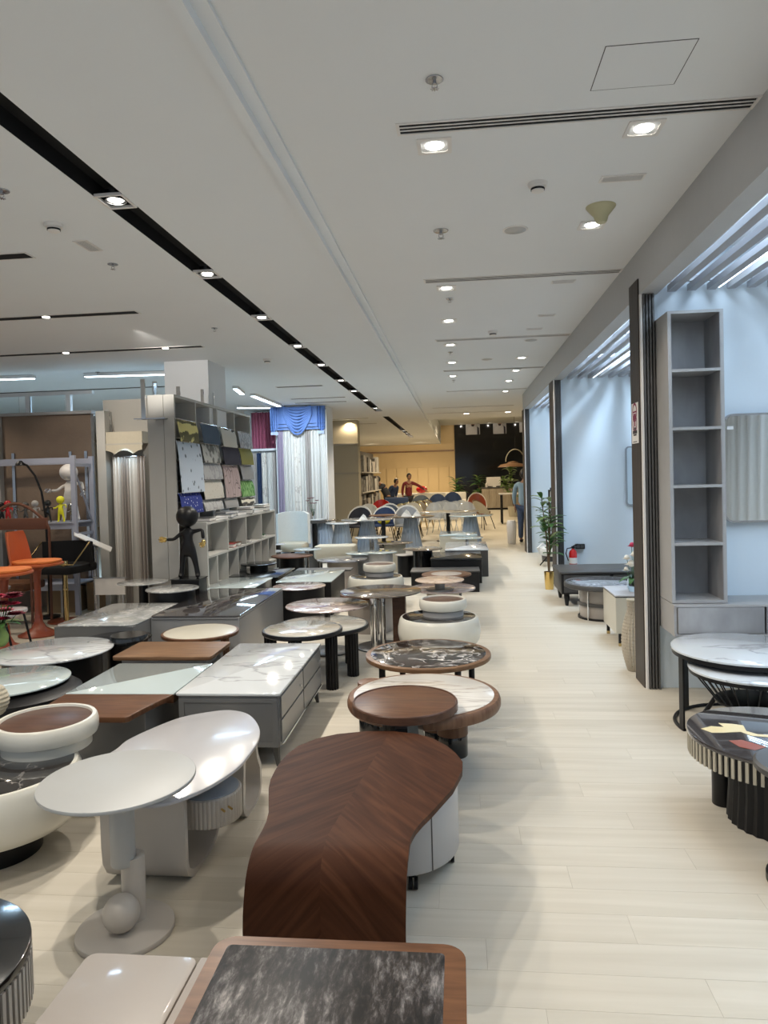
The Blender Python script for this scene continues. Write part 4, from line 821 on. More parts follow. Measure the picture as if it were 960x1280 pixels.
PT = {'yellow': pat('yellow_slash', (.62, .55, .22), (.12, .11, .05), 'wave', 9, lo=.75, hi=.85, stretch=(1, 3, 1), rot=(.5, 0, 0)), 'floral': pat('floral_blue', (.10, .13, .16), (.50, .57, .66), 'voronoi', 9, lo=.16, hi=.24),
      'navy': pat('navy_specks', (.55, .58, .65), (.015, .03, .20), 'voronoi', 22, lo=.16, hi=.24), 'slate': plain('slate', (.055, .085, .13), .9), 'camo': pat('camo', (.13, .13, .12), (.42, .42, .39), 'noise', 9, lo=.46, hi=.54),
      'silver': pat('silver', (.30, .30, .31), (.40, .40, .40), 'noise', 12), 'cream': pat('cream_dash', (.24, .21, .16), (.52, .49, .43), 'voronoi', 20, lo=.10, hi=.18), 'grid': pat('grey_lines', (.22, .22, .22), (.42, .42, .41), 'crack', 7, lo=.02, hi=.05),
      'bw': pat('bold_zigzag', (.03, .03, .03), (.52, .50, .44), 'wave', 4, lo=.25, hi=.35, stretch=(1, 1.5, 1), rot=(.5, 0, 0)), 'plum': plain('plum', (.028, .025, .04), .9), 'pink': pat('pink_geo', (.10, .07, .08), (.40, .31, .30), 'crack', 6, lo=.015, hi=.035, stretch=(1, 1.6, .8)),
      'grey': plain('swatch_grey', (.26, .255, .25), .9), 'lace': pat('lace_grey', (.25, .25, .26), (.42, .42, .43), 'noise', 25), 'olive': plain('olive', (.23, .21, .055), .9), 'leafy': pat('leaf_green', (.05, .16, .03), (.22, .40, .14), 'noise', 14, stretch=(1, 2, 1)), 'stripe': pat('wave_stripe', (.05, .045, .04), (.60, .56, .45), 'wave', 11, lo=.3, hi=.42)}
SW = [('yellow',190,310,212,350,'yellow fabric swatch with dark slashes, top left of the shelf'),('floral',193,338,350,672,'long pale blue swatch with small dark sprigs'),('navy',205,338,672,815,'navy blue swatch with pale specks above the statue'),
      ('slate',335,443,238,362,'plain slate blue swatch in the top row'),('camo',340,445,362,482,'grey and white camouflage-like swatch under the slate one'),('silver',342,460,484,588,'plain silver grey swatch, second column middle'),('cream',345,466,590,712,'cream swatch with small dashes, second column'),('grid',350,466,714,812,'grey swatch with fine crossing lines, lowest in second column'),
      ('bw',460,548,266,382,'black and cream zigzag swatch, top of third column'),('plum',468,572,382,494,'near-black plum swatch jutting out in the third column'),('pink',474,570,497,702,'long dusty pink swatch with a dark geometric line pattern'),('grey',480,560,706,782,'plain grey swatch at the foot of the third column'),
      ('lace',566,645,290,390,'pale grey lacy swatch, top of the last column'),('olive',575,652,392,494,'olive green swatch in the last column'),('grey',580,655,497,588,'plain grey swatch between olive and leaf green ones'),('leafy',578,660,594,696,'bright green leaf-patterned swatch'),('stripe',582,665,698,752,'swatch with wavy black and cream stripes')]
for k, x0, x1, y0, y1, lab in SW:
    xa, xb, ya, yb = 180+x0/4.92, 180+x1/4.92, 480+y0/4.92, 480+y1/4.92
    p0, p1 = PX(xa, ya, SX+.01), PX(xb, ya+.2*(xb-xa), SX+.01); p2 = PX(xa, yb, SX+.03)
    zt, zb, L = p0.z, max(p2.z, 1.275), p1.y-p0.y
    tt = thing('fabric_swatch', lab, 'fabric swatch', (SX+.012, p0.y+L/2, zb), 0, 'fabric swatches hung on the tall shelf'); hh = zt-zb
    rr = []
    for j in range(9):
        v = j/8; rr.append([(.006+.045*math.sin(v*PI*.55)+.004*math.sin(u*1.9+j)-(0 if v > .02 else .0), -L/2+L*u/6, hh*(1-v)) for u in range(7)])
    MB().sheet(rr, .004).build('cloth', PT[k], tt, None, 60); MB().tube([(.008, -L/2, hh), (.008, L/2, hh)], .007, 8).build('hanger_rod', 'steel', tt)
# low cube shelf in front of it
LX = -2.95; LY0, LY1, LZ = PX(258, 655, LX).y, PX(343.6, 640, LX).y, 1.14
t = thing('cube_shelf', 'low beige cube shelf with two rows of open cells and catalogues on top', 'shelf unit', (LX, LY0, 0)); Dl = .235; Ll = LY1-LY0
MB().box(-Dl, 0, 0, 0, .035, LZ).build('side_panel', 'beige_panel', t, None, 0); MB().box(-Dl, Ll-.03, 0, 0, Ll, LZ).build('side_panel', 'beige_panel', t, None, 0)
MB().box(-Dl, .035, 0, -Dl+.015, Ll-.03, LZ).build('back_panel', 'beige_dark', t, None, 0); MB().box(-Dl, 0, LZ, 0, Ll, LZ+.03).build('top_panel', 'beige_panel', t, None, 0)
for zz in (.02, .36, .74): MB().box(-Dl+.015, .035, zz, 0, Ll-.03, zz+.025).build('shelf_board', 'beige_panel', t, None, 0)
for x in (285, 307.6, 327): d = PX(x, 655, LX).y-LY0; MB().box(-Dl+.015, d-.013, .765, 0, d+.013, LZ).build('divider', 'beige_panel', t, None, 0)
for x in (272, 285, 298, 307.6, 318, 327, 336): d = PX(x, 690, LX).y-LY0; MB().box(-Dl+.015, d-.011, .385, -.002, d+.011, .74).build('divider', 'beige_panel', t, None, 0)
cols_ = [('charcoal', (.05,.05,.05)), ('grey_mid', 0), ('slate_c', (.07, .09, .12)), ('beige_panel', 0), ('paper', 0), ('walnut', 0)]
M['slate_c'] = plain('slate_c', (.07, .09, .12), .6); M['book_red'] = plain('book_red', (.28, .03, .03), .5); M['book_green'] = plain('book_green', (.03, .12, .05), .5)
def catalogue(x, y, z, w, d, h, mat, rz, lab):
    t = thing('sample_book', lab, 'sample book', (x, y, z), rz, 'sample books on and in the low shelf')
    MB().box(-w/2, -d/2, 0, w/2, d/2, h*.14).box(-w/2, -d/2, h*.86, w/2, d/2, h).box(-w/2, -d/2, h*.14, -w/2+.004, d/2, h*.86).build('cover', mat, t, None, 0); MB().box(-w/2+.004, -d/2+.006, h*.14, w/2-.006, d/2-.006, h*.86).build('pages', 'paper', t, None, 0)
zt = LZ+.03
CB = [(8.30, .22, .30, .045, 'charcoal', .1, 'dark sample book nearest on the low shelf top'), (8.62, .25, .34, .03, 'paper', -.2, 'white-edged sample book beside the dark nearest one'), (9.1, .24, .40, .05, 'slate_c', .15, 'thick slate blue sample book lying flat'), (9.52, .22, .3, .05, 'grey_mid', -.1, 'mid grey sample book in the middle of the top'),
      (9.95, .24, .34, .07, 'charcoal', .25, 'thick charcoal sample book far on the top'), (10.35, .22, .34, .045, 'beige_panel', -.15, 'beige sample book near the far end of the top'), (10.8, .24, .36, .06, 'charcoal', .1, 'dark sample book at the far end of the top')]
for y, w_, d_, h_, mt, rz, lab in CB: catalogue(-3.055, y+.12, zt, w_*.86, d_, h_, mt, rz, lab)
catalogue(-3.05, 9.23, zt+.0505, .17, .3, .03, 'grey_mid', -.3, 'thin grey book on the thick slate blue one'); catalogue(-3.05, 10.08, zt+.0705, .2, .28, .03, 'paper', .1, 'pale book on the thick charcoal one'); catalogue(-3.05, 10.90, zt+.0605, .19, .28, .04, 'paper', -.1, 'pale book stacked at the far end')
for y, mt, lab in ((9.28, 'book_red', 'red sample book inside the second upper cell'), (9.50, 'walnut', 'brown sample book lying beside the red one'), (10.0, 'charcoal', 'dark sample book in the third upper cell'), (10.75, 'book_green', 'green sample book in the last upper cell')): catalogue(-3.06, y, .766, .18, .16, .05, mt, .1, lab)
# rail posts on top of the tall shelf
for k, (px, y0, y1, w_) in enumerate(((167, 470, 521, .05), (184, 477, 496, .05), (202, 484, 497, .045), (221, 488, 496, .035), (236, 492, 501, .035))):
    Y = (7.55, 8.0, 8.7, 9.0, 9.4)[k]; a, b = PY(px, y1, Y), PY(px, y0, Y); zb = SZ if k else a.z; hgt = max(b.z-zb, .06)
    t = thing('rail_post', ['tall steel rail post with a foot bracket left of the swatch shelf', 'steel rail post on the near corner of the swatch shelf', 'third short rail post on top of the swatch shelf', 'small rail post above the yellow swatch', 'last small rail post on the swatch shelf top'][k], 'rail post', (a.x if k == 0 else (SX-.25 if k < 3 else SX-.05), Y+(.26 if k == 0 else 0), zb), 0, 'steel posts above the swatch shelf')
    MB().box(-w_/2, -.01, 0, w_/2, .01, hgt).build('post', 'chrome', t, None, 0)
    if k == 0: MB().box(-.10, -.05, -.012, .26, .05, 0).box(.08, .05, -.012, .22, .118, 0).build('bracket', 'steel', t, None, 0)
    else: MB().box(-.03, -.03, 0, .03, .03, .006).build('foot_plate', 'steel', t, None, 0)
# white column is structure; black statue with gilded hands on a plinth
bl = thing('plinth', 'black plinth under the black statue', 'plinth', (-3.0, 7.70, 0)); MB().prism(rrect(-.16, -.13, .16, .13, .01, 3), 0, .575, .004).build('body', 'black', bl, None, 20); MB().box(-.165, -.135, .575, .165, .135, .585).build('top_plate', 'black_gloss', bl, None, 0)
def skin_mesh(name, nodes, edges, mat, parent=None, sub=2, label=None, loc=(0, 0, 0)):
    me = bpy.data.meshes.new(name); me.from_pydata([n_[0] for n_ in nodes], edges, []); o = bpy.data.objects.new(name, me); C.objects.link(o); o.location = loc
    s = o.modifiers.new('s', 'SKIN'); s.use_smooth_shade = True
    for i, n_ in enumerate(nodes):
        r = n_[1]; me.skin_vertices[0].data[i].radius = (r, r) if not isinstance(r, tuple) else r
    me.skin_vertices[0].data[0].use_root = True
    d = o.modifiers.new('d', 'SUBSURF'); d.levels = sub; d.render_levels = sub; me.materials.append(M[mat])
    dg = bpy.context.evaluated_depsgraph_get(); dg.update(); m2 = bpy.data.meshes.new_from_object(o.evaluated_get(dg)); o.modifiers.clear(); o.data = m2
    m2.name = name; m2.polygons.foreach_set('use_smooth', [True]*len(m2.polygons))
    if not m2.materials: m2.materials.append(M[mat])
    if parent is not None: o.parent = parent
    if label: o['label'] = label
    return o
def figure(lab, loc, s, rz, mat, hand, grp=None, cat='figurine', pose=0):
    t = thing('statue' if s > .5 else 'figurine', lab, cat, loc, rz, grp); k = s
    n = [((0,0,.33*k),.085*k),((0,0,.45*k),.075*k),((0,0,.58*k),.055*k),((0,0,.66*k),.03*k),
         ((-.07*k,0,.30*k),.05*k),((-.085*k,0,.15*k),.033*k),((-.10*k,0,.03*k),.036*k),((-.11*k,-.05*k,.015*k),.03*k),
         ((.07*k,0,.30*k),.05*k),((.10*k,0,.15*k),.033*k),((.12*k,0,.03*k),.036*k),((.13*k,-.05*k,.015*k),.03*k),
         ((-.09*k,0,.57*k),.028*k),((-.18*k,-.02*k,.50*k),.024*k),((-.27*k,-.04*k,.50*k),.024*k),
         ((.10*k,0,.60*k),.028*k),((.20*k,-.01*k,.62*k),.024*k),((.22*k,-.04*k,.50*k),.024*k)]
    e = [(0,1),(1,2),(2,3),(0,4),(4,5),(5,6),(6,7),(0,8),(8,9),(9,10),(10,11),(2,12),(12,13),(13,14),(2,15),(15,16),(16,17)]
    skin_mesh('body', n, e, mat, t, 2 if s > .3 else 1)
    m = MB().ball((0, 0, .79*k), .135*k, 24, (1.05, 1, 1.02)); m.build('head', mat, t)
    if hand:
        for sx_, c in ((-1, (-.29*k, -.05*k, .50*k)), (1, (.225*k, -.05*k, .46*k))):
            m = MB().ball(c, .032*k, 12, (1, .6, 1.1))
            for f in range(5):
                a = (-1.0+.5*f)*.9+(PI/2 if sx_ < 0 else 1.3*PI)-.0; L = (.055, .07, .075, .07, .05)[f]*k
                if sx_ < 0: a = PI-.9+.42*f
                else: a = -PI*.9+.42*f
                m.tube([c, (c[0]+L*.6*math.cos(a), c[1]-.01*k, c[2]+L*.6*math.sin(a)), (c[0]+L*math.cos(a), c[1]-.02*k, c[2]+L*math.sin(a))], [.013*k, .012*k, .008*k], 8)
            m.build('hand', hand, t, 'shiny gilded hand' if hand == 'gold' else 'shiny metal hand')
    return t
figure('black standing statue with gilded hands before the swatch shelf', (-3.0, 7.70, .585), .86, .0, 'black', 'gold', None, 'statue')
# beige display walls with curtain bay
dw = struct(MB().box(PY(132, 600, 9.15).x, 9.15, 0, -4.02, 9.3, 2.76).build('wall_display', 'beige_dark', None, None, 0))
DVX = PY(116, 620, 8.8).x; struct(MB().box(DVX, 8.95, 0, PY(134, 620, 8.95).x, 9.15, 2.60).build('wall_divider', 'beige_panel', None, None, 0))
def curtain(name, lab, x0, x1, y, z0, z1, mats, amp=.03, waves=9, flare=0, grp=None, pinch=0, label_parts=None):
    t = thing(name, lab, 'curtain', ((x0+x1)/2, y, z0), 0, grp); L = x1-x0; N = waves*8; 
    nm = len(mats)
    for q in range(nm):
        a, b = q*N//nm, (q+1)*N//nm; rr = []
        for j in range(7):
            v = j/6; A = amp*(.6+.5*(1-v))
            rr.append([(-L/2+L*k/N*(1+flare*(1-v))+.006*math.sin(k*.9), A*math.sin(2*PI*waves*k/N)+.3*A*math.sin(k*.37), (z1-z0)*v) for k in range(a, b+1)])
        MB().sheet(rr, .004).build('curtain_panel', mats[q], t, None, 60)
    MB().tube([(-L/2, 0, z1-z0+.0), (L/2, 0, z1-z0+.0)], .012, 10).build('curtain_rod', 'steel', t)
    return t
curtain('curtain', 'grey-mauve pleated curtain lit cool from above, under a scalloped pelmet', -4.50, -4.06, 9.03, .02, 2.0, ['curtain_white', 'curtain_grey', 'curtain_white', 'curtain_grey'], .03, 10)
t = thing('pelmet', 'beige pelmet box with scalloped lower edge over the grey-mauve curtain', 'pelmet', (-4.28, 9.0, 2.0))
MB().box(-.26, -.06, .17, .23, .14, .32).build('box', 'fabric_beige', t, None, 0); MB().box(-.265, -.065, .14, .235, -.055, .17).build('trim_band', 'beige_dark', t, None, 0)
rr = [[(-.26+.49*k/32, -.062, .15) for k in range(33)], [(-.26+.49*k/32, -.064, .03+.05*abs(math.cos(k*PI/16))) for k in range(33)]]
MB().sheet(rr, .006).build('scallop', 'fabric_beige', t, None, 0)
light('SPOT', 'curtain_light', (-4.28, 8.85, 2.12), 3.5, (.55, .8, 1), .02, 120, (-4.28, 9.1, 1.2))
t = thing('fabric_sample', 'narrow grey textured fabric sample hanging high on the beige wall', 'fabric sample', (-4.56, 9.13, 2.25)); MB().sheet([[(-.05, -.03, .38), (.0, -.04, .38)], [(-.05, -.03, .2), (.03, -.04, .18)], [(-.04, -.03, .06), (.05, -.04, .04)], [(-.03, -.03, .0), (.09, -.03, -.02)]], .006).build('cloth', 'camo' if 'camo' in M else PT['camo'], t)
# brown board partition with slotted rails and a transom above
bb = struct(MB().box(-9, 9.25, 0, PY(116, 600, 9.25).x, 9.33, 2.60).build('wall_board', 'brown_board', None, None, 0))
MB().box(-9, 9.2, 2.60, -4.86, 9.36, 2.64).build('cap_rail', 'shelf_edge', bb, None, 0)
for x in (-6.02, -5.2, -4.98): 
    m = MB().box(x-.02, 9.232, .3, x+.02, 9.25, 2.1); m.build('slotted_rail', 'steel', bb, None, 0)
MB().box(-6.25, 9.16, 0, -6.17, 9.25, 2.6).build('post', 'beige_panel', bb, None, 0)
t = thing('transom', 'white framed transom with glass panes above the brown board', 'transom window', (-6.9, 9.5, 2.60))
MB().box(-1.9, 0, .0, 1.9, .06, .05).box(-1.9, 0, .30, 1.9, .06, .35).build('frame', 'wall_white', t, None, 0)
for x in (-1.15, -.3, .28, .95, 1.55): MB().box(x-.03, 0, .05, x+.03, .06, .30).build('mullion', 'wall_white', t, None, 0)
gp = MB().box(0, .025, .05, .5, .031, .30).mesh('pane', 'clear_glass', 0)
for x in (-1.7, -1.1, -.27, .31, .98): piece('pane', gp, (x, 0, 0), t)
# storage rack
a = PY(91, 574, 8.62); rx = a.x; t = thing('storage_rack', 'blue-grey metal storage rack with figurines on its middle shelf', 'rack', (rx, 8.62, 0))
for x, y in ((0, 0), (0, .45), (-1.85, 0), (-1.85, .45)): MB().box(x-.03, y-.02, 0, x+.03, y+.02, 2.02).build('upright', 'rack_blue', t, None, 0)
for zz, nm in ((1.96, 'beam'), (1.13, 'beam'), (.35, 'beam')):
    for y in (0, .45): MB().box(-1.82, y-.015, zz-.035, -.03, y+.015, zz+.035).build('beam', 'rack_blue', t, None, 0)
for zz in (1.165, .385): MB().box(-1.84, -.03, zz, .0, .47, zz+.015).build('deck', 'rack_blue', t, None, 0)
MB().tube([(0, .02, 1.85), (0, .43, 1.15)], .014, 6).build('brace', 'rack_blue', t); MB().box(-.01, 0, 1.88, .01, .45, 1.92).box(-.01, 0, 1.0, .01, .45, 1.04).build('cross_bar', 'rack_blue', t, None, 0)
zs = 1.181
figure('large white figurine with chrome hands on the storage rack', (rx-.22, 8.90, zs), .80, .3, 'white_matt', 'chrome', 'figurines on the rack')
for px, s_, mt, lab in ((77, .42, 'yellow', 'bright yellow figurine beside the large white one'), (61, .36, 'black_gloss', 'black figurine left of the large white one'), (45, .36, 'grey_light', 'light grey figurine under the end of the arched wooden back'), (33, .34, 'charcoal', 'charcoal figurine in the middle of the small ones'), (20, .34, 'steel', 'silver figurine right of the red one'), (11, .37, 'red', 'red figurine on the rack'), (3, .34, 'black', 'black figurine at the left picture edge'), (101, .30, 'steel', 'small silver figurine right of the rack post')):
    Y = (8.70 if px % 2 else 8.90) if px != 101 else 8.72; q_ = PY(px, 665, Y); figure(lab, (q_.x if px != 101 else rx-.09, Y, zs), s_*.85, 0, mt, None, 'figurines on the rack')
for k, (x, y, w_, h_, lab) in enumerate(((rx-.32, 8.95, .4, .32, 'wide cardboard box under the storage rack'), (rx+.06, 9.3-.20, .24, .36, 'cardboard box standing right of the rack post'))):
    t = thing('cardboard_box', lab, 'box', (x, y, 0), .1); MB().box(-w_/2, -.17, 0, w_/2, .17, h_).build('body', 'cardboard', t, None, 0); MB().box(-w_/2, -.02, h_, w_/2, .02, h_+.002).box(-.02, -.172, 0, .02, -.17, h_).build('tape', 'beige_panel', t, None, 0); MB().box(-w_/2, -.17, h_, w_/2, -.015, h_+.006).build('flap', 'cardboard', t, None, 0)
# orange bar chairs on tulip feet
def tulip(lab, x, y, rz, mcol='orange'):
    t = thing('bar_chair', lab, 'chair', (x, y, 0), rz, 'orange pedestal chairs'); zs = .80
    MB().prism([(.27*math.copysign(abs(math.cos(a))**.8, math.cos(a)), .24*math.copysign(abs(math.sin(a))**.8, math.sin(a))) for a in [2*PI*k/40 for k in range(40)]], zs-.03, zs, .012).build('seat_shell', mcol, t)
    MB().prism([(.255*math.copysign(abs(math.cos(a))**.8, math.cos(a)), .225*math.copysign(abs(math.sin(a))**.8, math.sin(a))) for a in [2*PI*k/40 for k in range(40)]], zs, zs+.03, .012).build('seat_pad', 'orange_seat', t, 'bright orange padded seat')
    rr = []
    for j in range(9):
        v = j/8; wv = .23-.05*v**2*(1 if v < .9 else 1.3); rr.append([(-.24-.06*v+.09*(u/6*2-1)**2, wv*(u/6*2-1), zs-.01+.36*v) for u in range(7)])
    MB().sheet(rr, .014).build('backrest', mcol, t, None, 60)
    MB().lathe([(.21, 0), (.215, .012), (.16, .035), (.08, .08), (.045, .15), (.036, .3), (.035, .6), (.05, .72), (.11, .77)], n=36).build('pedestal', 'rust', t, 'rust red tulip foot')
    return t
q_ = P(47, 797, 0); tulip('orange pedestal chair with bright seat pad, the one fully seen', PY(47, 740, q_.y+.14).x, q_.y+.14, .12)
q_ = P(8, 814, 0); tulip('orange pedestal chair cut by the left picture edge', q_.x, q_.y+.0, .12)
# arched wooden armchair frame
t = thing('lounge_chair', 'brown wooden armchair with an arched back behind the orange chairs', 'chair', (PY(20, 650, 8.25).x, 8.25, 0))
arc = [(-.42, .0, 1.12)] + [(-.40+.78*k/10, 0, 1.22+.22*math.sin(PI*k/10)) for k in range(11)] + [(.42, 0, 1.12)]
MB().tube(arc, .018, 8).build('arch', 'arch_brown', t); MB().prism([(-.40, -.02), (.40, -.02), (.40, .02), (-.40, .02)], 1.12, 1.26, .01).build('back_panel', 'arch_brown', t)
for s in (-1, 1): MB().tube([(s*.42, 0, 1.14), (s*.42, 0, .6), (s*.44, -.05, 0)], .016, 8).build('leg', 'arch_brown', t); MB().tube([(s*.42, 0, .75), (s*.42, -.40, .68), (s*.43, -.42, 0)], .016, 8).build('arm', 'arch_brown', t)
MB().prism(rrect(-.36, -.40, .36, .02, .06), .42, .52, .03).build('seat', 'walnut', t)
# arc floor lamp
t = thing('floor_lamp', 'thin black arc floor lamp curving over the arched chair', 'lamp', (-4.95, 8.46, 0)); b_ = [PY(x, y, 8.46) for x, y in ((25, 578), (34, 582), (44, 595), (52, 615), (57, 645), (59, 680), (60, 700))]
MB().tube([(p.x+4.95, 0, p.z) for p in b_]+[(-.02 if False else b_[-1].x+4.95, 0, .03)], .014, 8).build('pole', 'black', t); MB().disc(.12, 0, .03, b_[-1].x+4.95, 0).build('base', 'black', t)
h = b_[0]; MB().lathe([(.02, h.z+.02), (.05, h.z-.01), (.06, h.z-.04)], h.x+4.95, 0, 16).build('lamp_shade', 'black', t)
# black lounge chair with brass frame
q_ = PY(79, 700, 8.22); t = thing('armchair', 'black lounge chair with thin brass frame under the rack', 'chair', (q_.x, 8.22, 0), -.15)
MB().prism(rrect(-.30, -.28, .30, .28, .08), .60, .70, .03).build('seat', 'black_matt', t)
rr = [[(-.34+.68*k/10, .26-.25*((k-5)/5)**2*.8, .66+.30*v/4) for k in range(11)] for v in range(5)]; MB().sheet(rr, .03).build('backrest', 'black_matt', t, None, 60)
MB().tube([(-.34, .05, .96), (-.33, -.25, .72), (.33, -.25, .72), (.34, .05, .96)], .008, 8).build('frame', 'brass', t, 'thin brass frame'); MB().tube([(0, 0, .02), (0, 0, .6)], .02, 12).build('column', 'black', t); MB().disc(.2, 0, .02).build('base', 'rust', t)
# stanchions and sign stands
def stanchion(px, py, top, mat, lab):
    q_ = P(px, py, 0); zt = PY(px-2, top, q_.y).z; t = thing('stanchion', lab, 'barrier post', (q_.x, q_.y, 0)); MB().disc(.10, 0, .02, n=32).build('base', mat, t); MB().tube([(0, 0, .02), (0, 0, zt)], .025, 16).build('post', mat, t)
    MB().disc(.038, zt-.06, zt, n=20).build('cap', mat, t); MB().disc(.032, zt*.55, zt*.55+.02, n=20).build('collar', mat, t); return t, q_, zt
stanchion(84, 782, 701, 'brass', 'polished brass barrier post beside the orange chair'); t, q_, zt = stanchion(121, 770, 682, 'steel', 'steel barrier post left of the pleated curtain')
Yp = q_.y; a, b, c_, d_ = [PY(x, y, yy) for x, y, yy in ((92, 664, Yp+.16), (140, 685, Yp+.16), (138, 690, Yp-.16), (93, 670, Yp-.16))]; o_ = t.location.copy(); t.name = 'sign_stand'; t['category'] = 'sign stand'; t['label'] = 'steel post holding a slanted white notice board, left of the pleated curtain'
MB().sheet([[a-o_, b-o_], [d_-o_, c_-o_]], .01).build('board', 'paper', t, None, 0)
q_ = P(158, 733, 0); t = thing('sign_stand', 'small white floor notice behind the round glass-topped table', 'sign stand', (-4.25, 8.35, 0)); MB().box(-.19, -.01, .30, .19, .01, .50).build('board', 'paper', t, None, 0); MB().box(-.195, -.015, .5, .195, .015, .51).box(-.17, -.01, 0, -.15, .01, .3).box(.15, -.01, 0, .17, .01, .3).build('frame', 'grey_mid', t, None, 0)
# white table and shell chair at the left edge
q_ = P(20, 733, .72); t = thing('side_table', 'white round high table behind the orange chairs', 'side table', (PY(28, 730, 7.62).x-.3, 7.5, 0)); MB().disc(.20, .50, .53).build('table_top', 'white_gloss', t); MB().lathe([(.12, 0), (.05, .03), (.03, .5)], n=24).build('column', 'white_matt', t)
t = thing('side_chair', 'grey and white shell chair with black sled base at the left picture edge', 'chair', (-4.14, 6.02, 0), .2)
MB().prism(rrect(-.2, -.22, .22, .22, .1), .50, .54, .018).build('seat', 'white_gloss', t); rr = [[(-.2-.06*v/4+.06*((k-3)/3)**2, -.2+.4*k/6, .52+.34*v/4) for k in range(7)] for v in range(5)]; MB().sheet(rr, .015).build('backrest', 'grey_mid', t, None, 60)
for s in (-1, 1): MB().tube([(-.15, s*.2, .5), (-.2, s*.2, .05), (-.18, s*.2, .012), (.22, s*.2, .012), (.24, s*.2, .05), (.15, s*.2, .5)], .011, 8).build('leg', 'black', t)
# flowers
def flower(m, c, r, n=12, layers=3, tilt=0):
    for L in range(layers):
        rr_ = r*(1-.25*L)
        for k in range(n):
            a = 2*PI*k/n+L*.3; d = Vector((math.cos(a), math.sin(a), 0)); s = Vector((-d.y, d.x, 0)); up = .25+.35*L
            b_ = Vector(c); p1 = b_+d*rr_*.5+Vector((0, 0, rr_*up*.6)); p2 = b_+d*rr_+Vector((0, 0, rr_*up*.7)); w_ = rr_*.22
            m.add([b_, p1+s*w_, p2, p1-s*w_, p1+Vector((0, 0, -.004))], [(0, 1, 2, 3), (0, 3, 4), (0, 4, 1), (4, 3, 2), (4, 2, 1)])
def leafm(m, b_, d, L, w_, droop=.3, n=5):
    b_ = Vector(b_); d = Vector(d).normalized(); s = d.cross(Vector((0, 0, 1)))
    if s.length < .05: s = Vector((1, 0, 0))
    s.normalize(); rr = []
    for k in range(n+1):
        t_ = k/n; c = b_+d*L*t_+Vector((0, 0, -droop*L*t_*t_)); ww = w_*math.sin(PI*min(.98, .06+t_*.92))**.8; rr.append([c-s*ww+Vector((0, 0, ww*.3)), c, c+s*ww+Vector((0, 0, ww*.3))])
    m.sheet(rr, .002)
fl = P(4, 808, .43); t = thing('flower_vase', 'teal and yellow vase of pink and maroon flowers at the left edge', 'flowers', (fl.x-.02, fl.y, .431))
MB().lathe([(.03, 0), (.055, .03), (.06, .08), (.04, .13), (.03, .15), (.036, .16)], n=28).build('vase', 'leaf_light', t, 'teal and yellow glass vase')
random.seed(11)
for k in range(10):
    a = random.uniform(-1.4, 1.6); rr_ = random.uniform(.03, .19); hx_, hy_, hz_ = rr_*math.cos(a), rr_*math.sin(a)*.5, random.uniform(.20, .40)
    st = MB().tube([(0, 0, .1), (hx_*.5, hy_*.5, hz_*.7), (hx_, hy_, hz_)], .003, 5).build('stem', 'leaf', t, None, 0)
    m = MB(); flower(m, (hx_, hy_, hz_), .065 if k % 3 else .085, 14); m.build('bloom', 'petal_pink' if k % 2 else 'petal_dark', st, None, 0)
for k in range(7): m = MB(); a = k*.9; leafm(m, (0, 0, .16), (math.cos(a), math.sin(a), .5), .19, .03, .4); m.build('leaf', 'leaf_light' if k % 2 else 'leaf', t, None, 40)
q_ = P(-6, 893, .43); t = thing('ribbed_vase', 'ribbed woven vase at the left edge between round tables', 'vase', (q_.x-.0, q_.y, .431)); MB().lathe([(.04+.03*math.sin(PI*k/14)+(.004 if k % 2 else 0), .15*k/14) for k in range(15)], n=30).build('body', 'fabric_beige', t, None, 20)
# blue swag curtain display round a pillar
Yc = 15.6; X0, X1 = PY(341, 560, Yc).x, PY(409, 560, Yc).x
struct(MB().box(X0+.05, Yc+.1, 0, X1-.02, Yc+.9, ZC).build('wall_pillar', 'wall_white', None, None, 0))
curtain('curtain', 'white, cream and rose pleated curtain under the blue swag valance', X0+.12, X1-.10, Yc-.05, .05, 2.75, ['curtain_mauve', 'curtain_white', 'curtain_white', 'cream_marble', 'curtain_white', 'curtain_grey', 'curtain_white', 'curtain_white'], .035, 16)
curtain('curtain', 'narrow sheer white curtain at the right side of the blue swag display', X1-.10, X1+.02, Yc-.12, .05, 3.15, ['curtain_white'], .02, 3)
t = thing('valance', 'blue swagged valance with fringe over the white curtain', 'valance', ((X0+X1)/2, Yc-.14, 2.62)); hw = (X1-X0)/2
M['fringe'] = plain('fringe', (.42, .50, .66), .8)
rr = [[(-hw+2*hw*k/40, -.012*math.sin(k*.8), .60-.50*v/3) for k in range(41)] for v in range(4)]; MB().sheet(rr, .01).build('back_cloth', 'curtain_blue', t, None, 60)
for k in range(9):
    dr = .06+.048*k; pts_ = [(-.31+.62*u/16+0*k, -.03-.012*math.sin(PI*u/16)*3, .60-.02*k-dr*math.sin(PI*u/16)**.9) for u in range(17)]
    MB().tube(pts_, .024, 7).build('swag_fold', 'curtain_blue', t)
for s in (-1, 1):
    rr = [[(s*(hw-.02-.16*u/10), -.03-.02*math.sin(u*2.2), .60-(.58-.10*abs(u-3)/5)*v/4) for u in range(11)] for v in range(5)]; MB().sheet(rr, .008).build('side_tail', 'curtain_blue', t, None, 60)
    m = MB()
    for k in range(20): m.cbox((s*(hw-.02-.16*k/20), -.045, .03-.0*k), (.006, .006, .07))
    o = m.build('fringe', 'fringe', t, None, 0); o['kind'] = 'stuff'
MB().box(-hw, -.03, .14, hw, -.018, .155).box(-hw, -.03, .22, hw, -.018, .23).build('ribbon', 'cloth_dark', t, 'dark ribbon bands', 0)
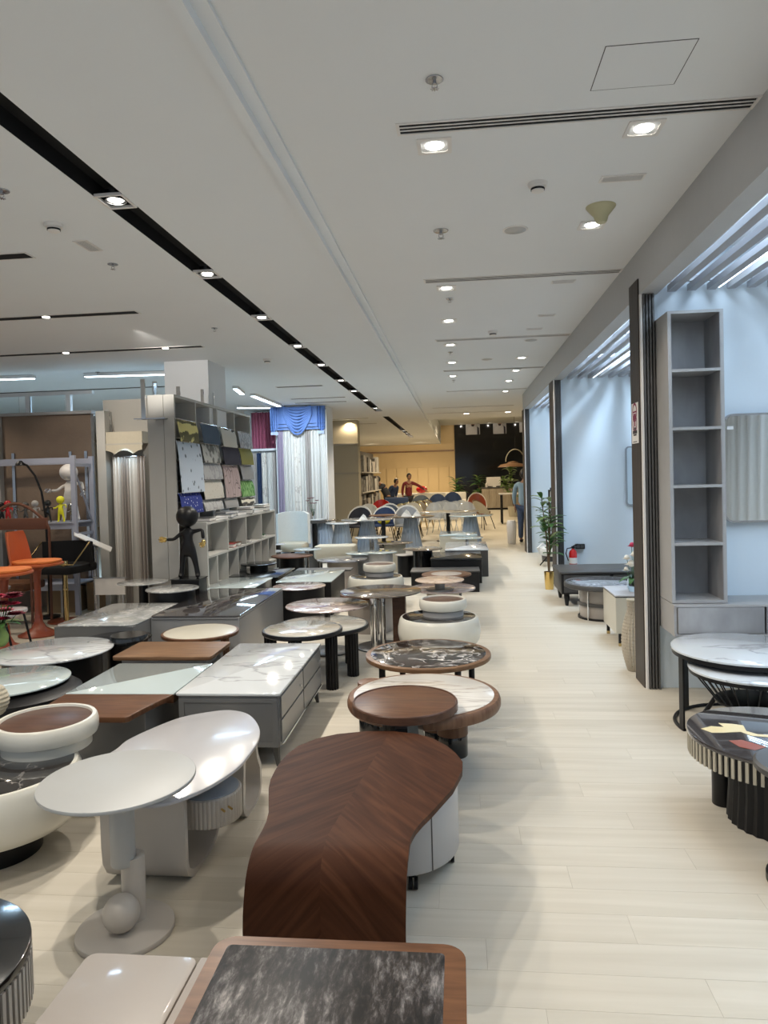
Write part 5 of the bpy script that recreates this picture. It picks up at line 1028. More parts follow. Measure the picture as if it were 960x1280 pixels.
# curtains left of it
a = PY(314, 515, 16.2); b = PY(349, 560, 16.2)
curtain('curtain', 'wine red pleated curtain hanging high, left of the blue valance', a.x, b.x, 16.2, b.z, 3.2, ['curtain_wine'], .03, 9)
struct(MB().box(a.x-.2, 16.3, 0, b.x+.2, 16.4, ZC).build('wall_display', 'wall_white', None, None, 0))
MB_ = thing('curtain_box', 'white pelmet rail under the wine red curtain', 'pelmet', ((a.x+b.x)/2, 16.1, b.z-.06)); MB().box(-.34, -.05, 0, .34, .06, .05).build('box', 'wall_white', MB_, None, 0)
M['navy'] = plain('navy', (.02, .04, .10), .85)
for k, (u0, u1, mt, lab) in enumerate(((315, 321, 'curtain_grey', 'grey curtain strip left of the navy one'), (322, 327, 'navy', 'narrow navy curtain strip'), (328, 334, 'cream_marble', 'cream patterned curtain strip right of the navy one'), (335, 341, 'curtain_white', 'white curtain strip, second from the pillar'), (341, 347, 'curtain_grey', 'pale grey curtain strip next to the pillar'))):
    a_, b_ = PY(u0, 600, 16.05), PY(u1, 600, 16.05); curtain('curtain', lab, a_.x, b_.x, 16.05, .05, b.z-.1, [mt], .025, 3, 0, 'curtain strips under the white rail')
light('SPOT', 'display_spot', (-3.2, 13.4, 3.2), 260, (.75, .87, 1), .05, 75, (-3.5, 15.6, 1.7))
# striped column with bookcase
struct(MB().box(-3.85, 20, 0, -2.78, 20.45, ZC).build('wall_column', 'fabric_beige', None, None, 0))
o = struct(MB().box(-3.87, 19.96, 1.75, -2.76, 20, 1.78).box(-3.87, 19.96, 2.55, -2.76, 20, 2.6).build('trim_3', 'beige_dark', None, None, 0))
t = thing('bookcase', 'tall bookcase of grey sample boards beside the beige column', 'bookcase', (-2.74, 20.47, 0)); Lb = 5.0
MB().box(-.30, 0, 0, -.26, Lb, 2.45).build('back_panel', 'charcoal', t, None, 0)
PM = [pat('sample_%d' % i, c1, c2, 'noise', 6) for i, (c1, c2) in enumerate((((.12, .11, .10), (.22, .21, .2)), ((.2, .17, .15), (.3, .27, .24)), ((.07, .065, .06), (.16, .15, .14)), ((.28, .27, .25), (.36, .35, .33))))]
for zz in (.6, 1.2, 1.8): MB().box(-.26, 0, zz-.03, 0, Lb, zz).build('shelf_board', 'beige_dark', t, None, 0)
k = 0
for zz in (0.02, .6, 1.2, 1.8):
    y = .05
    while y < Lb-.4:
        hh_, ll_ = random.uniform(.35, .55), random.uniform(.3, .6); MB().box(-.2, y, zz+.002, -.12+.1*random.random(), y+ll_, zz+hh_).build('sample_board', PM[k % 4], t, None, 0); y += ll_+.04; k += 1
t = thing('lit_cabinet', 'amber-lit wardrobe niche left of the beige column', 'cabinet', (-4.15, 20.2, 0))
MB().box(-.28, .3, 0, .28, .34, 2.6).build('back_panel', 'wall_yellow', t, None, 0); 
for zz in (.3, 1.3, 2.15): MB().box(-.28, 0, zz, .28, .3, zz+.03).build('shelf_board', 'beige_panel', t, None, 0)
for zz in (1.24, 2.09): MB().box(-.27, .02, zz, .27, .10, zz+.05).build('light_bar', 'shelf_glow', t, 'glowing light bar', 0)
for s in (-1, 1): MB().box(s*.28-.015, 0, 0, s*.28+.015, .32, 2.6).build('side_panel', 'beige_panel', t, None, 0)
for k in range(6): MB().box(-.24+.09*k, .18, 1.4, -.20+.09*k, .26, 2.05).build('sample_board', 'walnut_light', t, None, 0)
light('SPOT', 'niche_light', (-4.15, 20.1, 2.05), 14, (1, .7, .35), .03, 120, (-4.15, 20.5, 1))
light('SPOT', 'column_light', (-2.0, 21.0, 3.2), 30, (1, .8, .5), .05, 110, (-2.6, 22.5, 1.2))
# ---------------------------------------------------------------- dining tables
def dining(lab, px, rpx, cy, top, base, z=.75, post=None, sq=False):
    c, r = rp(px-rpx, px+rpx, cy, z); t = thing('dining_table', lab, 'dining table', (c.x, c.y, 0), 0, 'dining tables beyond the coffee tables')
    if sq: MB().prism(rrect(-r, -.45, r, .45, .03), z-.025, z, .006).build('table_top', top, t)
    else: MB().prism(circ(r, 48), z-.022, z, .008).build('table_top', top, t)
    if base == 'cone': MB().lathe([(.27, 0), (.265, .02), (.15, z-.10), (.14, z-.022)], n=80, flute=20, fd=.016).build('base', 'grey_blue', t, 'fluted blue-grey cone base')
    else: MB().tube([(0, 0, 0), (0, 0, z-.022)], .05, 14).build('column', 'black', t); MB().disc(.30, 0, .02).build('base', 'black', t)
    return c, r
for a in (('round dark-edged dining table on a fluted blue-grey cone, leftmost', 378, 17, 651.5, 'grey_marble', 'cone'), ('round dining table on a fluted blue-grey cone, second from left', 406, 17, 649.5, 'brown_marble', 'cone'), ('pale round dining table on a fluted cone, third from left', 427, 20, 653, 'white_marble', 'cone'),
          ('wide round dining table on a fluted cone beneath the shell chairs', 459, 33, 648.5, 'grey_marble', 'cone'), ('round marble dining table on the broadest fluted cone at centre', 513, 30, 645, 'brown_marble', 'cone'), ('white round dining table on a fluted cone nearest the aisle', 588, 27, 643.5, 'white_glass', 'cone'),
          ('dark table on a black post, carrying stacked dark rounds at left', 393, 17, 652, 'charcoal', 'post', .80), ('long pale dining table on a black post before the clear chairs', 560, 38, 638.5, 'beige_marble', 'post'), ('dark brown dining table on a black post, at centre left', 479, 18, 643.5, 'walnut', 'post')):
    dining(*a)
c, r = rp(377, 409, 652, .80); c.y -= .55; t = thing('lazy_susan', 'dark round turntable lying on the dining table with the flower vase', 'turntable', (c.x, c.y+.55, .802)); MB().disc(r, .0, .03).build('disc', 'charcoal', t); MB().disc(r*.9, .03, .05).build('disc_top', 'white_marble', t)
q_ = Vector((c.x-.02, c.y+.55, .854)); t = thing('flower_vase', 'glass vase with dark red flowers on the far left dining table', 'flowers', q_); MB().lathe([(.03, 0), (.035, .12), (.05, .2)], n=20).build('vase', 'clear_glass', t)
for k in range(7):
    a = k*.9; d = .13*(k % 3)/2+.04; p = (d*math.cos(a), d*math.sin(a), .30+.05*(k % 3)); st = MB().tube([(0, 0, .05), p], .003, 5).build('stem', 'leaf', t, None, 0); m = MB(); flower(m, p, .06, 8, 2); m.build('bloom', 'petal_dark', st, None, 0)
for px, Y, s_, lab in ((454, 15.0, 1, 'folded white napkin cone on the wide fluted-base table'), (508, 15.85, 1.3, 'large folded white napkin on the centre dining table'), (521, 16.0, 1.0, 'smaller folded cream napkin beside the large one')):
    q_ = PY(px, 640, Y); t = thing('napkin', lab, 'napkin', (q_.x, Y, .752)); s_ *= .75; h_ = .16*s_
    MB().add([(-.13*s_, -.05, 0), (.13*s_, -.05, 0), (.1*s_, .08, 0), (-.1*s_, .08, 0), (.0, 0, h_), (.05*s_, .02, h_*.7), (-.06*s_, .01, h_*.6)], [(0, 1, 5, 4, 6), (1, 2, 5), (2, 3, 6, 4, 5), (3, 0, 6), (3, 2, 1, 0)]).build('cloth', 'fabric_white', t, None, 0)
# beige armchair and bench near the dining tables
q_ = PY(366, 690, 13.5); t = thing('armchair', 'pale grey tall-backed armchair with beige seat by the blue curtain display', 'chair', (q_.x, 13.5, 0)); MB().prism(rrect(-.28, -.3, .28, .25, .08), .28, .44, .04).build('seat', 'fabric_beige', t)
rr = [[(-.29+.58*k/10, .24-.18*((k-5)/5)**2, .40+.62*v/5-(.05*((k-5)/5)**4 if v == 5 else 0)) for k in range(11)] for v in range(6)]; MB().sheet(rr, .06).build('backrest', 'fabric_white', t, None, 60); MB().disc(.25, 0, .02).build('base', 'black', t); MB().disc(.04, .02, .28, n=12).build('column', 'black', t)
q_ = PY(420, 690, 12.2); t = thing('bench', 'long low beige upholstered bench behind the round dark tables', 'bench', (q_.x, 12.2, 0)); MB().prism(rrect(-.36, -.2, .36, .2, .08), .26, .50, .05).build('seat', 'fabric_beige', t); tapered_legs(t, [(s*.28, q*.13) for s in (-1, 1) for q in (-1, 1)], .27, .02, .03, 'black')
# ---------------------------------------------------------------- chairs beyond
def shell(lab, px, Y, shellm, padm, z=.46, w_=.25, hb=.42, rz=0, legm='black', grp=None, armh=.2, dz=0, name='dining_chair'):
    x = PY(px, 630, Y).x; t = thing(name, lab, 'chair', (x, Y, dz), rz, grp)
    MB().prism(rrect(-w_*.9, -w_*.85, w_*.9, w_*.85, .07, 4), z-.05, z, .02).build('seat', padm, t)
    N = 12
    def sh(rad, ins, zl, zh):
        rr = []
        for v in range(6):
            f_ = v/5; rr.append([((rad+.03*f_)*math.cos(a), (rad+.03*f_)*math.sin(a), z-.03+zl+(zh-zl)*f_*(armh+(1-armh)*max(0, math.sin(a))**.8)) for a in [-.25+(PI+.5)*k/N for k in range(N+1)]])
        return rr
    MB().sheet(sh(w_, 0, 0, hb), .02).build('backrest', shellm, t, None, 60)
    MB().sheet(sh(w_-.028, 0, .03, hb-.04), .01).build('back_pad', padm, t, None, 60)
    for s in (-1, 1):
        for q in (-1, 1): MB().tube([(s*w_*.6, q*w_*.55, z-.05), (s*w_*.95, q*w_*.9, 0)], .012, 6).build('leg', legm, t)
    return t
# faces the viewer: open side of the shell at -y
M['pad_yellow'] = plain('pad_yellow', (.55, .42, .02), .8)
G1 = 'shell chairs beyond the dining tables'
shell('white shell chair with black lining, left of three behind the tables', 449, 17.6, 'fabric_white', 'cloth_dark', hb=.50, w_=.29, grp=G1); shell('navy and white shell chair with a yellow cushion, middle of three', 480, 17.8, 'fabric_white', 'navy', hb=.48, w_=.29, grp=G1); shell('grey lined white shell chair, right of three behind the tables', 508, 17.6, 'fabric_white', 'grey_mid', hb=.50, w_=.30, grp=G1)
x_ = PY(479, 640, 17.7).x; t = thing('cushion', 'round yellow cushion on the navy shell chair', 'cushion', (x_, 17.78, .46)); MB().ball((0, 0, .09), .16, 20, (1, .45, .6)).build('cover', 'pad_yellow', t); MB().tube([(.155*math.cos(a), .0, .09+.09*math.sin(a)) for a in [2*PI*k/20 for k in range(21)]], .005, 5).build('piping', 'petal_white', t)
shell('white shell chair of the second row, behind the black-lined one', 459, 19.0, 'fabric_white', 'fabric_white', hb=.5, w_=.28, grp=G1); shell('white shell chair of the second row with bluish pad', 486, 19.0, 'fabric_white', 'slate_c', hb=.5, w_=.28, grp=G1); shell('cream shell chair of the second row, rightmost', 515, 19.2, 'fabric_beige', 'fabric_beige', hb=.5, w_=.28, grp=G1)
shell('red round-backed chair far behind the white shell chairs', 476, 21.6, 'red', 'red', hb=.52, w_=.3); 
for k, px in enumerate((501, 509, 517, 525, 533)): shell(['gilt clear chair at the left end of its row', 'second gilt clear chair from the left', 'middle gilt clear chair of its row', 'fourth gilt clear chair from the left', 'gilt clear chair at the right end of its row'][k], px, (20.0, 20.7, 21.4, 22.1, 22.8)[k], 'brass', 'fabric_beige', hb=.45, w_=.22, legm='brass', grp='gilt chairs')
for k, px in enumerate((542, 549, 556, 563, 570, 577, 584)): shell(['clear plastic chair at the left end of the long row', 'second clear plastic chair of the long row', 'third clear plastic chair of the long row', 'middle clear plastic chair of the long row', 'fifth clear plastic chair of the long row', 'sixth clear plastic chair of the long row', 'clear plastic chair at the aisle end of the row'][k], px, (20.0, 20.7, 21.4, 20.0, 20.7, 21.4, 20.0)[k], 'clear_plastic', 'clear_plastic', hb=.46, w_=.22, legm='clear_plastic', grp='clear chairs')
shell('dark blue chair before the yellow wall, left of three', 526, 25.5, 'slate_c', 'slate_c', hb=.52, w_=.32, grp='dark chairs'); shell('dark blue chair before the yellow wall, middle of three', 547, 25.5, 'navy', 'navy', hb=.55, w_=.3, grp='dark chairs'); shell('dark blue chair before the black wall edge, right of three', 566, 26.4, 'navy', 'navy', hb=.58, w_=.32, grp='dark chairs')
shell('white chair with rust red back pad near the counter', 596, 23.4, 'fabric_white', 'rust', hb=.62, w_=.30); shell('brown leather chair with dark legs at the aisle, behind the white table', 603, 21.6, 'walnut_light', 'fabric_beige', hb=.45, w_=.28, rz=.9)
def sofa(lab, px, Y, w_, mt, hb=.8):
    x = PY(px, 615, Y).x; t = thing('sofa', lab, 'sofa', (x, Y, 0)); MB().prism(rrect(-w_/2, -.42, w_/2, .42, .06), .08, .42, .04).build('seat', mt, t); MB().prism(rrect(-w_/2, .25, w_/2, .45, .06), .4, hb, .05).build('backrest', mt, t)
    for s in (-1, 1):
        MB().prism(rrect(s*(w_/2-.09)-.09, -.42, s*(w_/2-.09)+.09, .42, .05), .4, .6, .04).build('arm', mt, t)
        for q in (-1, 1): MB().disc(.03, 0, .09, s*(w_/2-.1), q*.32, n=12).build('foot', 'black', t)
sofa('white long sofa before the yellow wall', 522, 28.5, 2.2, 'fabric_white', .95); sofa('dark blue sofa beside the two people', 494, 25, .85, 'navy', .9); sofa('second white sofa right of the first, by the black wall', 556, 30.5, 1.8, 'fabric_white', .9)
x_ = PY(526, 610, 28.1).x; t = thing('cushion', 'bright red cushion on the white sofa', 'cushion', (x_, 28.75, .95)); MB().ball((0, 0, .14), .22, 16, (1, .4, .6)).build('cover', 'red', t); MB().tube([(.215*math.cos(a), 0, .14+.13*math.sin(a)) for a in [2*PI*k/16 for k in range(17)]], .012, 5).build('piping', 'red', t)
# ================================================================ RIGHT-HAND BAYS
t = thing('wall_shelf', 'tall narrow grey stone-look shelf with five open cells on the near bay wall', 'shelf unit', (1.478, 5.24, .70)); W_, D_, H_ = .375, .335, 2.05
MB().box(0, 0, 0, .022, D_, H_).build('side_panel', 'shelf_edge', t, None, 0); MB().box(W_-.022, 0, 0, W_, D_, H_).build('side_panel', 'shelf_edge', t, None, 0)
MB().box(.022, D_-.02, 0, W_-.022, D_, H_).build('back_panel', 'shelf_grey', t, None, 0); MB().box(.022, .004, .02, .026, D_-.02, H_-.02).box(W_-.026, .004, .02, W_-.022, D_-.02, H_-.02).build('inner_lining', 'shelf_grey', t, None, 0)
for k in range(6):
    z_ = (H_-.02)*k/5; MB().box(.022, 0, z_, W_-.022, D_-.02, z_+.02).build('shelf_board', 'shelf_edge', t, None, 0)
t = thing('wall_cabinet', 'grey stone-look floating drawer cabinet under the tall shelf', 'cabinet', (1.478, 5.19, .475)); Wc = 1.9
MB().box(0, 0, 0, Wc, .385, .015).box(0, 0, .205, Wc, .385, .22).box(0, .012, .015, .02, .385, .205).box(Wc-.02, .012, .015, Wc, .385, .205).box(0.02, .05, .015, Wc-.02, .385, .205).build('body', 'shelf_edge', t, None, 0)
for a, b in ((.025, .60), (.615, 1.25), (1.265, Wc-.025)): MB().prism([(a, 0.0), (b, 0.0), (b, .02), (a, .02)], .018, .202, .003).build('drawer', 'shelf_grey', t, None, 20)
t = thing('wall_mirror', 'rounded rectangular mirror with a thin silver frame on the near bay wall', 'mirror', (1.94, 5.545, 1.24)); 
o_ = rrect(0, 0, .92, .80, .07, 8); i_ = rrect(.014, .014, .906, .786, .058, 8)
m = MB(); n_ = len(o_); m.add([(x, 0, z) for x, z in o_]+[(x, -.022, z) for x, z in o_]+[(x, -.022, z) for x, z in i_]+[(x, -.014, z) for x, z in i_], [(k, (k+1) % n_, n_+(k+1) % n_, n_+k) for k in range(n_)]+[(n_+k, n_+(k+1) % n_, 2*n_+(k+1) % n_, 2*n_+k) for k in range(n_)]+[(2*n_+k, 2*n_+(k+1) % n_, 3*n_+(k+1) % n_, 3*n_+k) for k in range(n_)]); m.build('frame', 'steel', t, None, 20)
MB().add([(x, -.014, z) for x, z in i_]+[(x, -.004, z) for x, z in i_], [tuple(range(len(i_))), tuple(range(2*len(i_)-1, len(i_)-1, -1))]).build('glass', 'mirror', t, None, 0)
MB().box(.03, -.0165, .685, .075, -.0145, .71).build('sticker', 'paper', t, None, 0)
# pleated drapery across the open near end of the first bay, seen only in the mirror
t = curtain('curtain', 'wavy pale drapery reflected in the near bay mirror', -2.3, 2.6, 0, .02, 2.9, ['curtain_white'], .09, 26); t.location = (4.42, .15, .02); t.rotation_euler = (0, 0, PI/2)
# nest of two round tables
c = P(930, 810, .5); t = thing('nesting_table', 'larger round white marble table on black arc base, by the grey drawer cabinet', 'side table', (c.x, c.y, 0), 0, 'nest of round marble tables'); r = .435
MB().disc(r, .488, .502, n=72).build('table_top', 'white_marble', t); MB().lathe([(r*.94, .46), (r*.985, .46), (r*.985, .488), (r*.94, .488)], n=64).build('ring', 'black', t)
for a in (PI*1.06, PI*1.93, PI*.30, PI*.72): MB().cbox((r*.955*math.cos(a), r*.955*math.sin(a), .23), (.012, .05, .46), a).build('leg', 'black', t, None, 0)
arcp = [(r*.955*math.cos(a), r*.955*math.sin(a), .008) for a in [PI*.30+(PI*.78)*k/24 for k in range(25)]]; MB().tube(arcp, .012, 8).build('base_ring', 'black', t)
c2 = P(938, 834, .43); t = thing('nesting_table', 'smaller round marble table with black spoked wire base, tucked under the larger one', 'side table', (c2.x, c2.y-.02, 0), 0, 'nest of round marble tables'); r = .36
MB().disc(r, .418, .432, n=72).build('table_top', 'white_marble', t); MB().lathe([(r*.93, .395), (r*.98, .395), (r*.98, .418), (r*.93, .418)], n=56).build('ring', 'black', t)
me = None
for k in range(28):
    a = 2*PI*k/28; MB().tube([(r*.93*math.cos(a), r*.93*math.sin(a), .40), (.205*math.cos(a), .205*math.sin(a), .235)], .0045, 6).build('spoke', 'black', t)
MB().disc(.21, .222, .238, n=48).build('lower_disc', 'black', t)
for k in range(4): a = PI*.25+k*PI/2+.3; MB().tube([(.2*math.cos(a), .2*math.sin(a), .23), (.33*math.cos(a), .33*math.sin(a), .012)], .014, 8).build('leg', 'black', t)
MB().tube([(.33*math.cos(a), .33*math.sin(a), .012) for a in [2*PI*k/40 for k in range(41)]], .012, 8).build('base_ring', 'black', t)
# round table with inlaid top
c = P(973, 917, .42); t = thing('coffee_table', 'round black-topped table with gold and red inlay, striped rim and fluted black foot', 'coffee table', (c.x, c.y, 0)); r = .39
MB().disc(r, .40, .42, n=80).build('table_top', 'dark_glass', t, 'glossy black inlaid top'); MB().lathe([(r-.012, .31), (r-.012, .40)], n=72).build('rim_core', 'black', t)
m = MB()
for k in range(80): a = 2*PI*k/80; m.cbox(((r-.010)*math.cos(a), (r-.010)*math.sin(a), .355), (.014, .013, .088), a)
o = m.build('rim_slat', 'fabric_beige', t, 'pale beige slats round the rim', 0); o['kind'] = 'stuff'
MB().lathe([(.235, 0), (.225, .15), (.225, .31)], .02, .02, 120, flute=30, fd=.01).build('base', 'black', t, 'fluted black foot'); MB().disc(.05, 0, .31, -.18, .2, n=24).build('leg', 'black', t)
def inlay(pts, mat, lab): MB().prism([(P(x, y, .42).x-c.x, P(x, y, .42).y-c.y) for x, y in pts], .4195, .4215, .0004).build('inlay', mat, t, lab, 0)
inlay([(876,911),(889,908),(905,909),(898,904),(915,905),(929,907),(933,914),(947,918),(966,919),(966,922),(940,920),(926,915),(905,916),(890,916)], 'inlay_gold', 'gold bird-shaped inlay'); inlay([(911,926),(927,925),(958,934),(944,938),(925,934)], 'rust', 'red stone inlay')
q_ = P(951, 953, .46); t = thing('side_table', 'small dark round table with white marble inset, cut by the right edge', 'side table', (q_.x+.15, q_.y-.06, 0)); MB().lathe([(.17, .44), (.19, .455), (.19, .475), (.18, .485), (.16, .485)], n=48).build('rim', 'charcoal', t); MB().disc(.158, .46, .484, n=40).build('top_inset', 'white_marble', t); MB().lathe([(.15, 0), (.15, .03), (.08, .06), (.05, .2), (.05, .44)], n=32).build('base', 'black', t)
# cream dresser, bay two
t = thing('dresser', 'low cream two-drawer cabinet with white top and slim black legs, just past the dark pillar', 'cabinet', (1.90, 7.17, 0)); hx, hy = .47, .29
MB().prism(rrect(-hx-.005, -hy-.005, hx+.005, hy+.005, .01, 3), .468, .482, .003).build('table_top', 'white_gloss', t); MB().box(-hx-.002, -hy-.002, .460, hx+.002, hy+.002, .468).build('trim_band', 'black', t, None, 0); MB().prism(rrect(-hx, -hy, hx, hy, .008, 3), .12, .460, .004).build('body', 'fabric_cream' if 'fabric_cream' in M else 'cream_stone', t, None, 20)
for z0, z1 in ((.30, .45), (.13, .28)):
    d = MB().box(-hx+.12, -hy-.008, z0, hx-.02, -hy, z1).build('drawer', 'cream_stone', t, None, 0)
    if z0 < .2: MB().box(-hx+.13, -hy-.014, z1+.002, hx-.03, -hy-.004, z1+.014).build('handle', 'steel', d, None, 0)
for s in (-1, 1):
    for q in (-1, 1): l = MB().box(s*(hx-.04)-.014, q*(hy-.02)-.014, 0, s*(hx-.04)+.014, q*(hy-.02)+.014, .2 if q < 0 else .12).build('leg', 'black', t, None, 0); MB().box(s*(hx-.04)-.015, q*(hy-.02)-.015, 0, s*(hx-.04)+.015, q*(hy-.02)+.015, .03).build('leg_tip', 'brass', l, 'brass leg tip', 0)
q_ = PY(789, 730, 7.1); t = thing('flower_vase', 'vase of cream peonies with a purple bloom on the cream dresser', 'flowers', (q_.x+.02, 7.1, .483)); MB().lathe([(.04, 0), (.06, .04), (.06, .1), (.035, .16)], n=24).build('vase', 'clear_glass', t)
for k, (dx, dz, mt, r_) in enumerate(((-.02, .27, 'petal_white', .07), (.06, .25, 'petal_white', .06), (-.06, .33, 'petal_white', .05), (.01, .36, 'petal_white', .06), (-.01, .45, 'petal_pink', .05), (.08, .36, 'petal_dark', .05), (-.07, .22, 'petal_white', .04))):
    st = MB().tube([(0, 0, .05), (dx, 0, dz)], .003, 5).build('stem', 'leaf', t, None, 0); m = MB(); flower(m, (dx, -.02, dz-.02), r_, 12, 4); m.ball((dx, -.02, dz), r_*.5, 10); m.build('bloom', mt, st, None, 0)
for k in range(6): m = MB(); a = k*1.05; leafm(m, (0, 0, .12), (math.cos(a), math.sin(a)-.2, .35), .15, .03, .5); m.build('leaf', 'leaf', t, None, 40)
# woven floor vase
q_ = P(796, 843, 0); t = thing('woven_basket', 'tall woven rattan floor vase leaning against the dark pillar end', 'vase', (1.405, 6.06, 0)); wv = .585
m = MB(); prof = []
for k in range(46): v = k/45; prof.append((.052+.05*math.sin(PI*min(1, v*1.15+.02))**.9+(.0035 if k % 2 else 0), wv*v))
m.lathe(prof, n=96, flute=24, fd=.010); m.build('body', pat('wicker', (.10, .075, .05), (.46, .41, .33), 'voronoi', 55, lo=.05, hi=.22, stretch=(1, 1, .6)), t, None, 15)
MB().tube([(.05*math.cos(a), .05*math.sin(a), wv) for a in [2*PI*k/24 for k in range(25)]], .008, 6).build('rim', 'fabric_beige', t)
# round smoked marble table, bay two
c = P(754, 727, .40); r = .43; t = thing('coffee_table', 'round grey marble table with dark edge on a curved beige base, before the black bench', 'coffee table', (c.x, c.y, 0))
MB().lathe([(r*.95, .345), (r, .355), (r, .385), (r*.985, .40), (r*.93, .40)], n=64).build('rim', 'charcoal', t); MB().disc(r*.925, .38, .402, n=64).build('top_inset', 'bluegrey_marble', t)
MB().lathe([(r*.60, .015), (r*.60, .345)], n=48).build('base', 'taupe', t); MB().lathe([(r*.60, .15), (r*.66, .15), (r*.66, .185), (r*.60, .185)], n=48).build('shelf_ring', 'charcoal', t, 'dark shelf ring'); MB().lathe([(r*.62, 0), (r*.66, 0), (r*.66, .02), (r*.62, .02)], n=48).build('base_ring', 'black', t)
for a in (2.6, 3.9, 5.2): MB().tube([(r*.66*math.cos(a), r*.66*math.sin(a), 0), (r*.66*math.cos(a), r*.66*math.sin(a), .35)], .008, 8).build('leg', 'chrome', t)
# black bench
t = thing('tv_bench', 'long low black cabinet with turned feet under the red extinguisher', 'cabinet', (2.12, 9.30, 0)); hx, hy = .9, .36
MB().prism(rrect(-hx-.02, -hy-.02, hx+.02, hy+.02, .02, 4), .40, .425, .006).build('table_top', 'charcoal', t); MB().prism(rrect(-hx, -hy, hx, hy, .02, 4), .15, .40, .004).build('body', 'black', t, None, 20)
for k in range(3): MB().box(-hx+.03+.59*k, -hy-.008, .17, -hx+.58+.59*k, -hy, .385).build('door', 'charcoal', t, None, 0)
for s in (-1, 1):
    for q in (-1, 1): MB().lathe([(.018, 0), (.022, .02), (.034, .10), (.036, .13), (.03, .15)], s*(hx-.07), q*(hy-.07), 20).build('leg', 'black', t)
q_ = PY(716, 700, 10.33); t = thing('fire_extinguisher', 'red fire extinguisher against the pale blue wall', 'extinguisher', (q_.x, 10.30, .30)); s_ = .88
MB().lathe([(.05, 0), (.055, .01), (.055, .20), (.045, .235), (.02, .255), (.018, .27)], n=28).build('cylinder', 'red', t); MB().box(-.02, -.02, .27, .02, .02, .30).tube([(0, 0, .30), (.07, 0, .33)], .008, 6).tube([(0, 0, .285), (.06, 0, .285)], .007, 6).build('valve', 'black', t)
MB().tube([(-.01, 0, .28), (-.08, -.01, .27), (-.10, -.02, .2), (-.07, -.03, .1)], .008, 6).build('hose', 'black', t); MB().lathe([(.0555, .06), (.0555, .14)], n=28).build('label_band', 'paper', t); MB().box(-.06, .05, 0.0, .06, .12, .02).box(-.01, .05, .0, .01, .12, .2).build('wall_bracket', 'steel', t, None, 0)
q_ = PY(725, 683, 10.44); t = thing('wall_socket', 'small black socket box on the pale blue wall right of the extinguisher', 'socket', (q_.x, 10.447, q_.z)); MB().prism([(-.065, -.03), (.065, -.03), (.065, .03), (-.065, .03)], -.035, .035, .004).build('box', 'black', t, None, 0); MB().box(-.05, -.032, -.02, -.005, -.03, .02).box(.005, -.032, -.02, .05, -.03, .02).build('socket_plate', 'charcoal', t, None, 0)
q_ = PY(783, 632, 10.44); t = thing('wall_mirror', 'tall rounded mirror with a thin white frame on the middle bay wall', 'mirror', (q_.x, 10.447, q_.z)); hm = PY(783, 558, 10.44).z-q_.z
o_ = rrect(0, 0, .55, hm, .05, 6); i_ = rrect(.018, .018, .532, hm-.018, .035, 6); n_ = len(o_)
MB().add([(x, 0.03, z) for x, z in o_]+[(x, -.02, z) for x, z in o_]+[(x, -.02, z) for x, z in i_]+[(x, -.01, z) for x, z in i_], [(k, (k+1) % n_, n_+(k+1) % n_, n_+k) for k in range(n_)]+[(n_+k, n_+(k+1) % n_, 2*n_+(k+1) % n_, 2*n_+k) for k in range(n_)]+[(2*n_+k, 2*n_+(k+1) % n_, 3*n_+(k+1) % n_, 3*n_+k) for k in range(n_)]).build('frame', 'steel', t, None, 20)
MB().add([(x, -.01, z) for x, z in i_], [tuple(range(len(i_)))]).build('glass', 'mirror', t, None, 0)
# notice on the aisle end of the nearest partition
a = PX(796, 503, 1.358); b = PX(796, 554, 1.358); zt, zb = a.z, b.z; y0, y1 = 5.60, 5.80; hn = zt-zb; wn = y1-y0
t = thing('notice', 'white notice with dark red printed roundels on the dark pillar side', 'notice', (1.358, (y0+y1)/2, zb)); MB().box(-.003, -wn/2, 0, 0, wn/2, hn).build('sheet', 'paper', t, None, 0)
def rg(cy_, cz_, ro, ri, mat, nm='printed_ring'):
    MB().add([(-.0042, cy_+q*math.cos(a_), cz_+q*math.sin(a_)) for q in (ro, ri) for a_ in [2*PI*k/32 for k in range(32)]], [(k, (k+1) % 32, 32+(k+1) % 32, 32+k) for k in range(32)]).build(nm, mat, t, None, 0)
rg(0, hn*.78, .070, .052, 'ink_red'); rg(0, hn*.50, .070, .052, 'ink_red')
def bar(cy_, cz_, w_, h_, mat='ink', nm='printed_line'): MB().box(-.0045, cy_-w_/2, cz_-h_/2, -.0035, cy_+w_/2, cz_+h_/2).build(nm, mat, t, None, 0)
bar(0, hn*.64, .07, .06, 'ink_red', 'printed_block'); bar(0, hn*.78, .10, .012, 'ink_red', 'printed_slash'); bar(0, hn*.50, .03, .05, 'ink_red', 'printed_block'); bar(0, hn*.37, .05, .018); bar(0, hn*.30, .13, .012); bar(0, hn*.26, .13, .012); bar(0, hn*.21, .09, .012); bar(0, hn*.04, .12, .006)
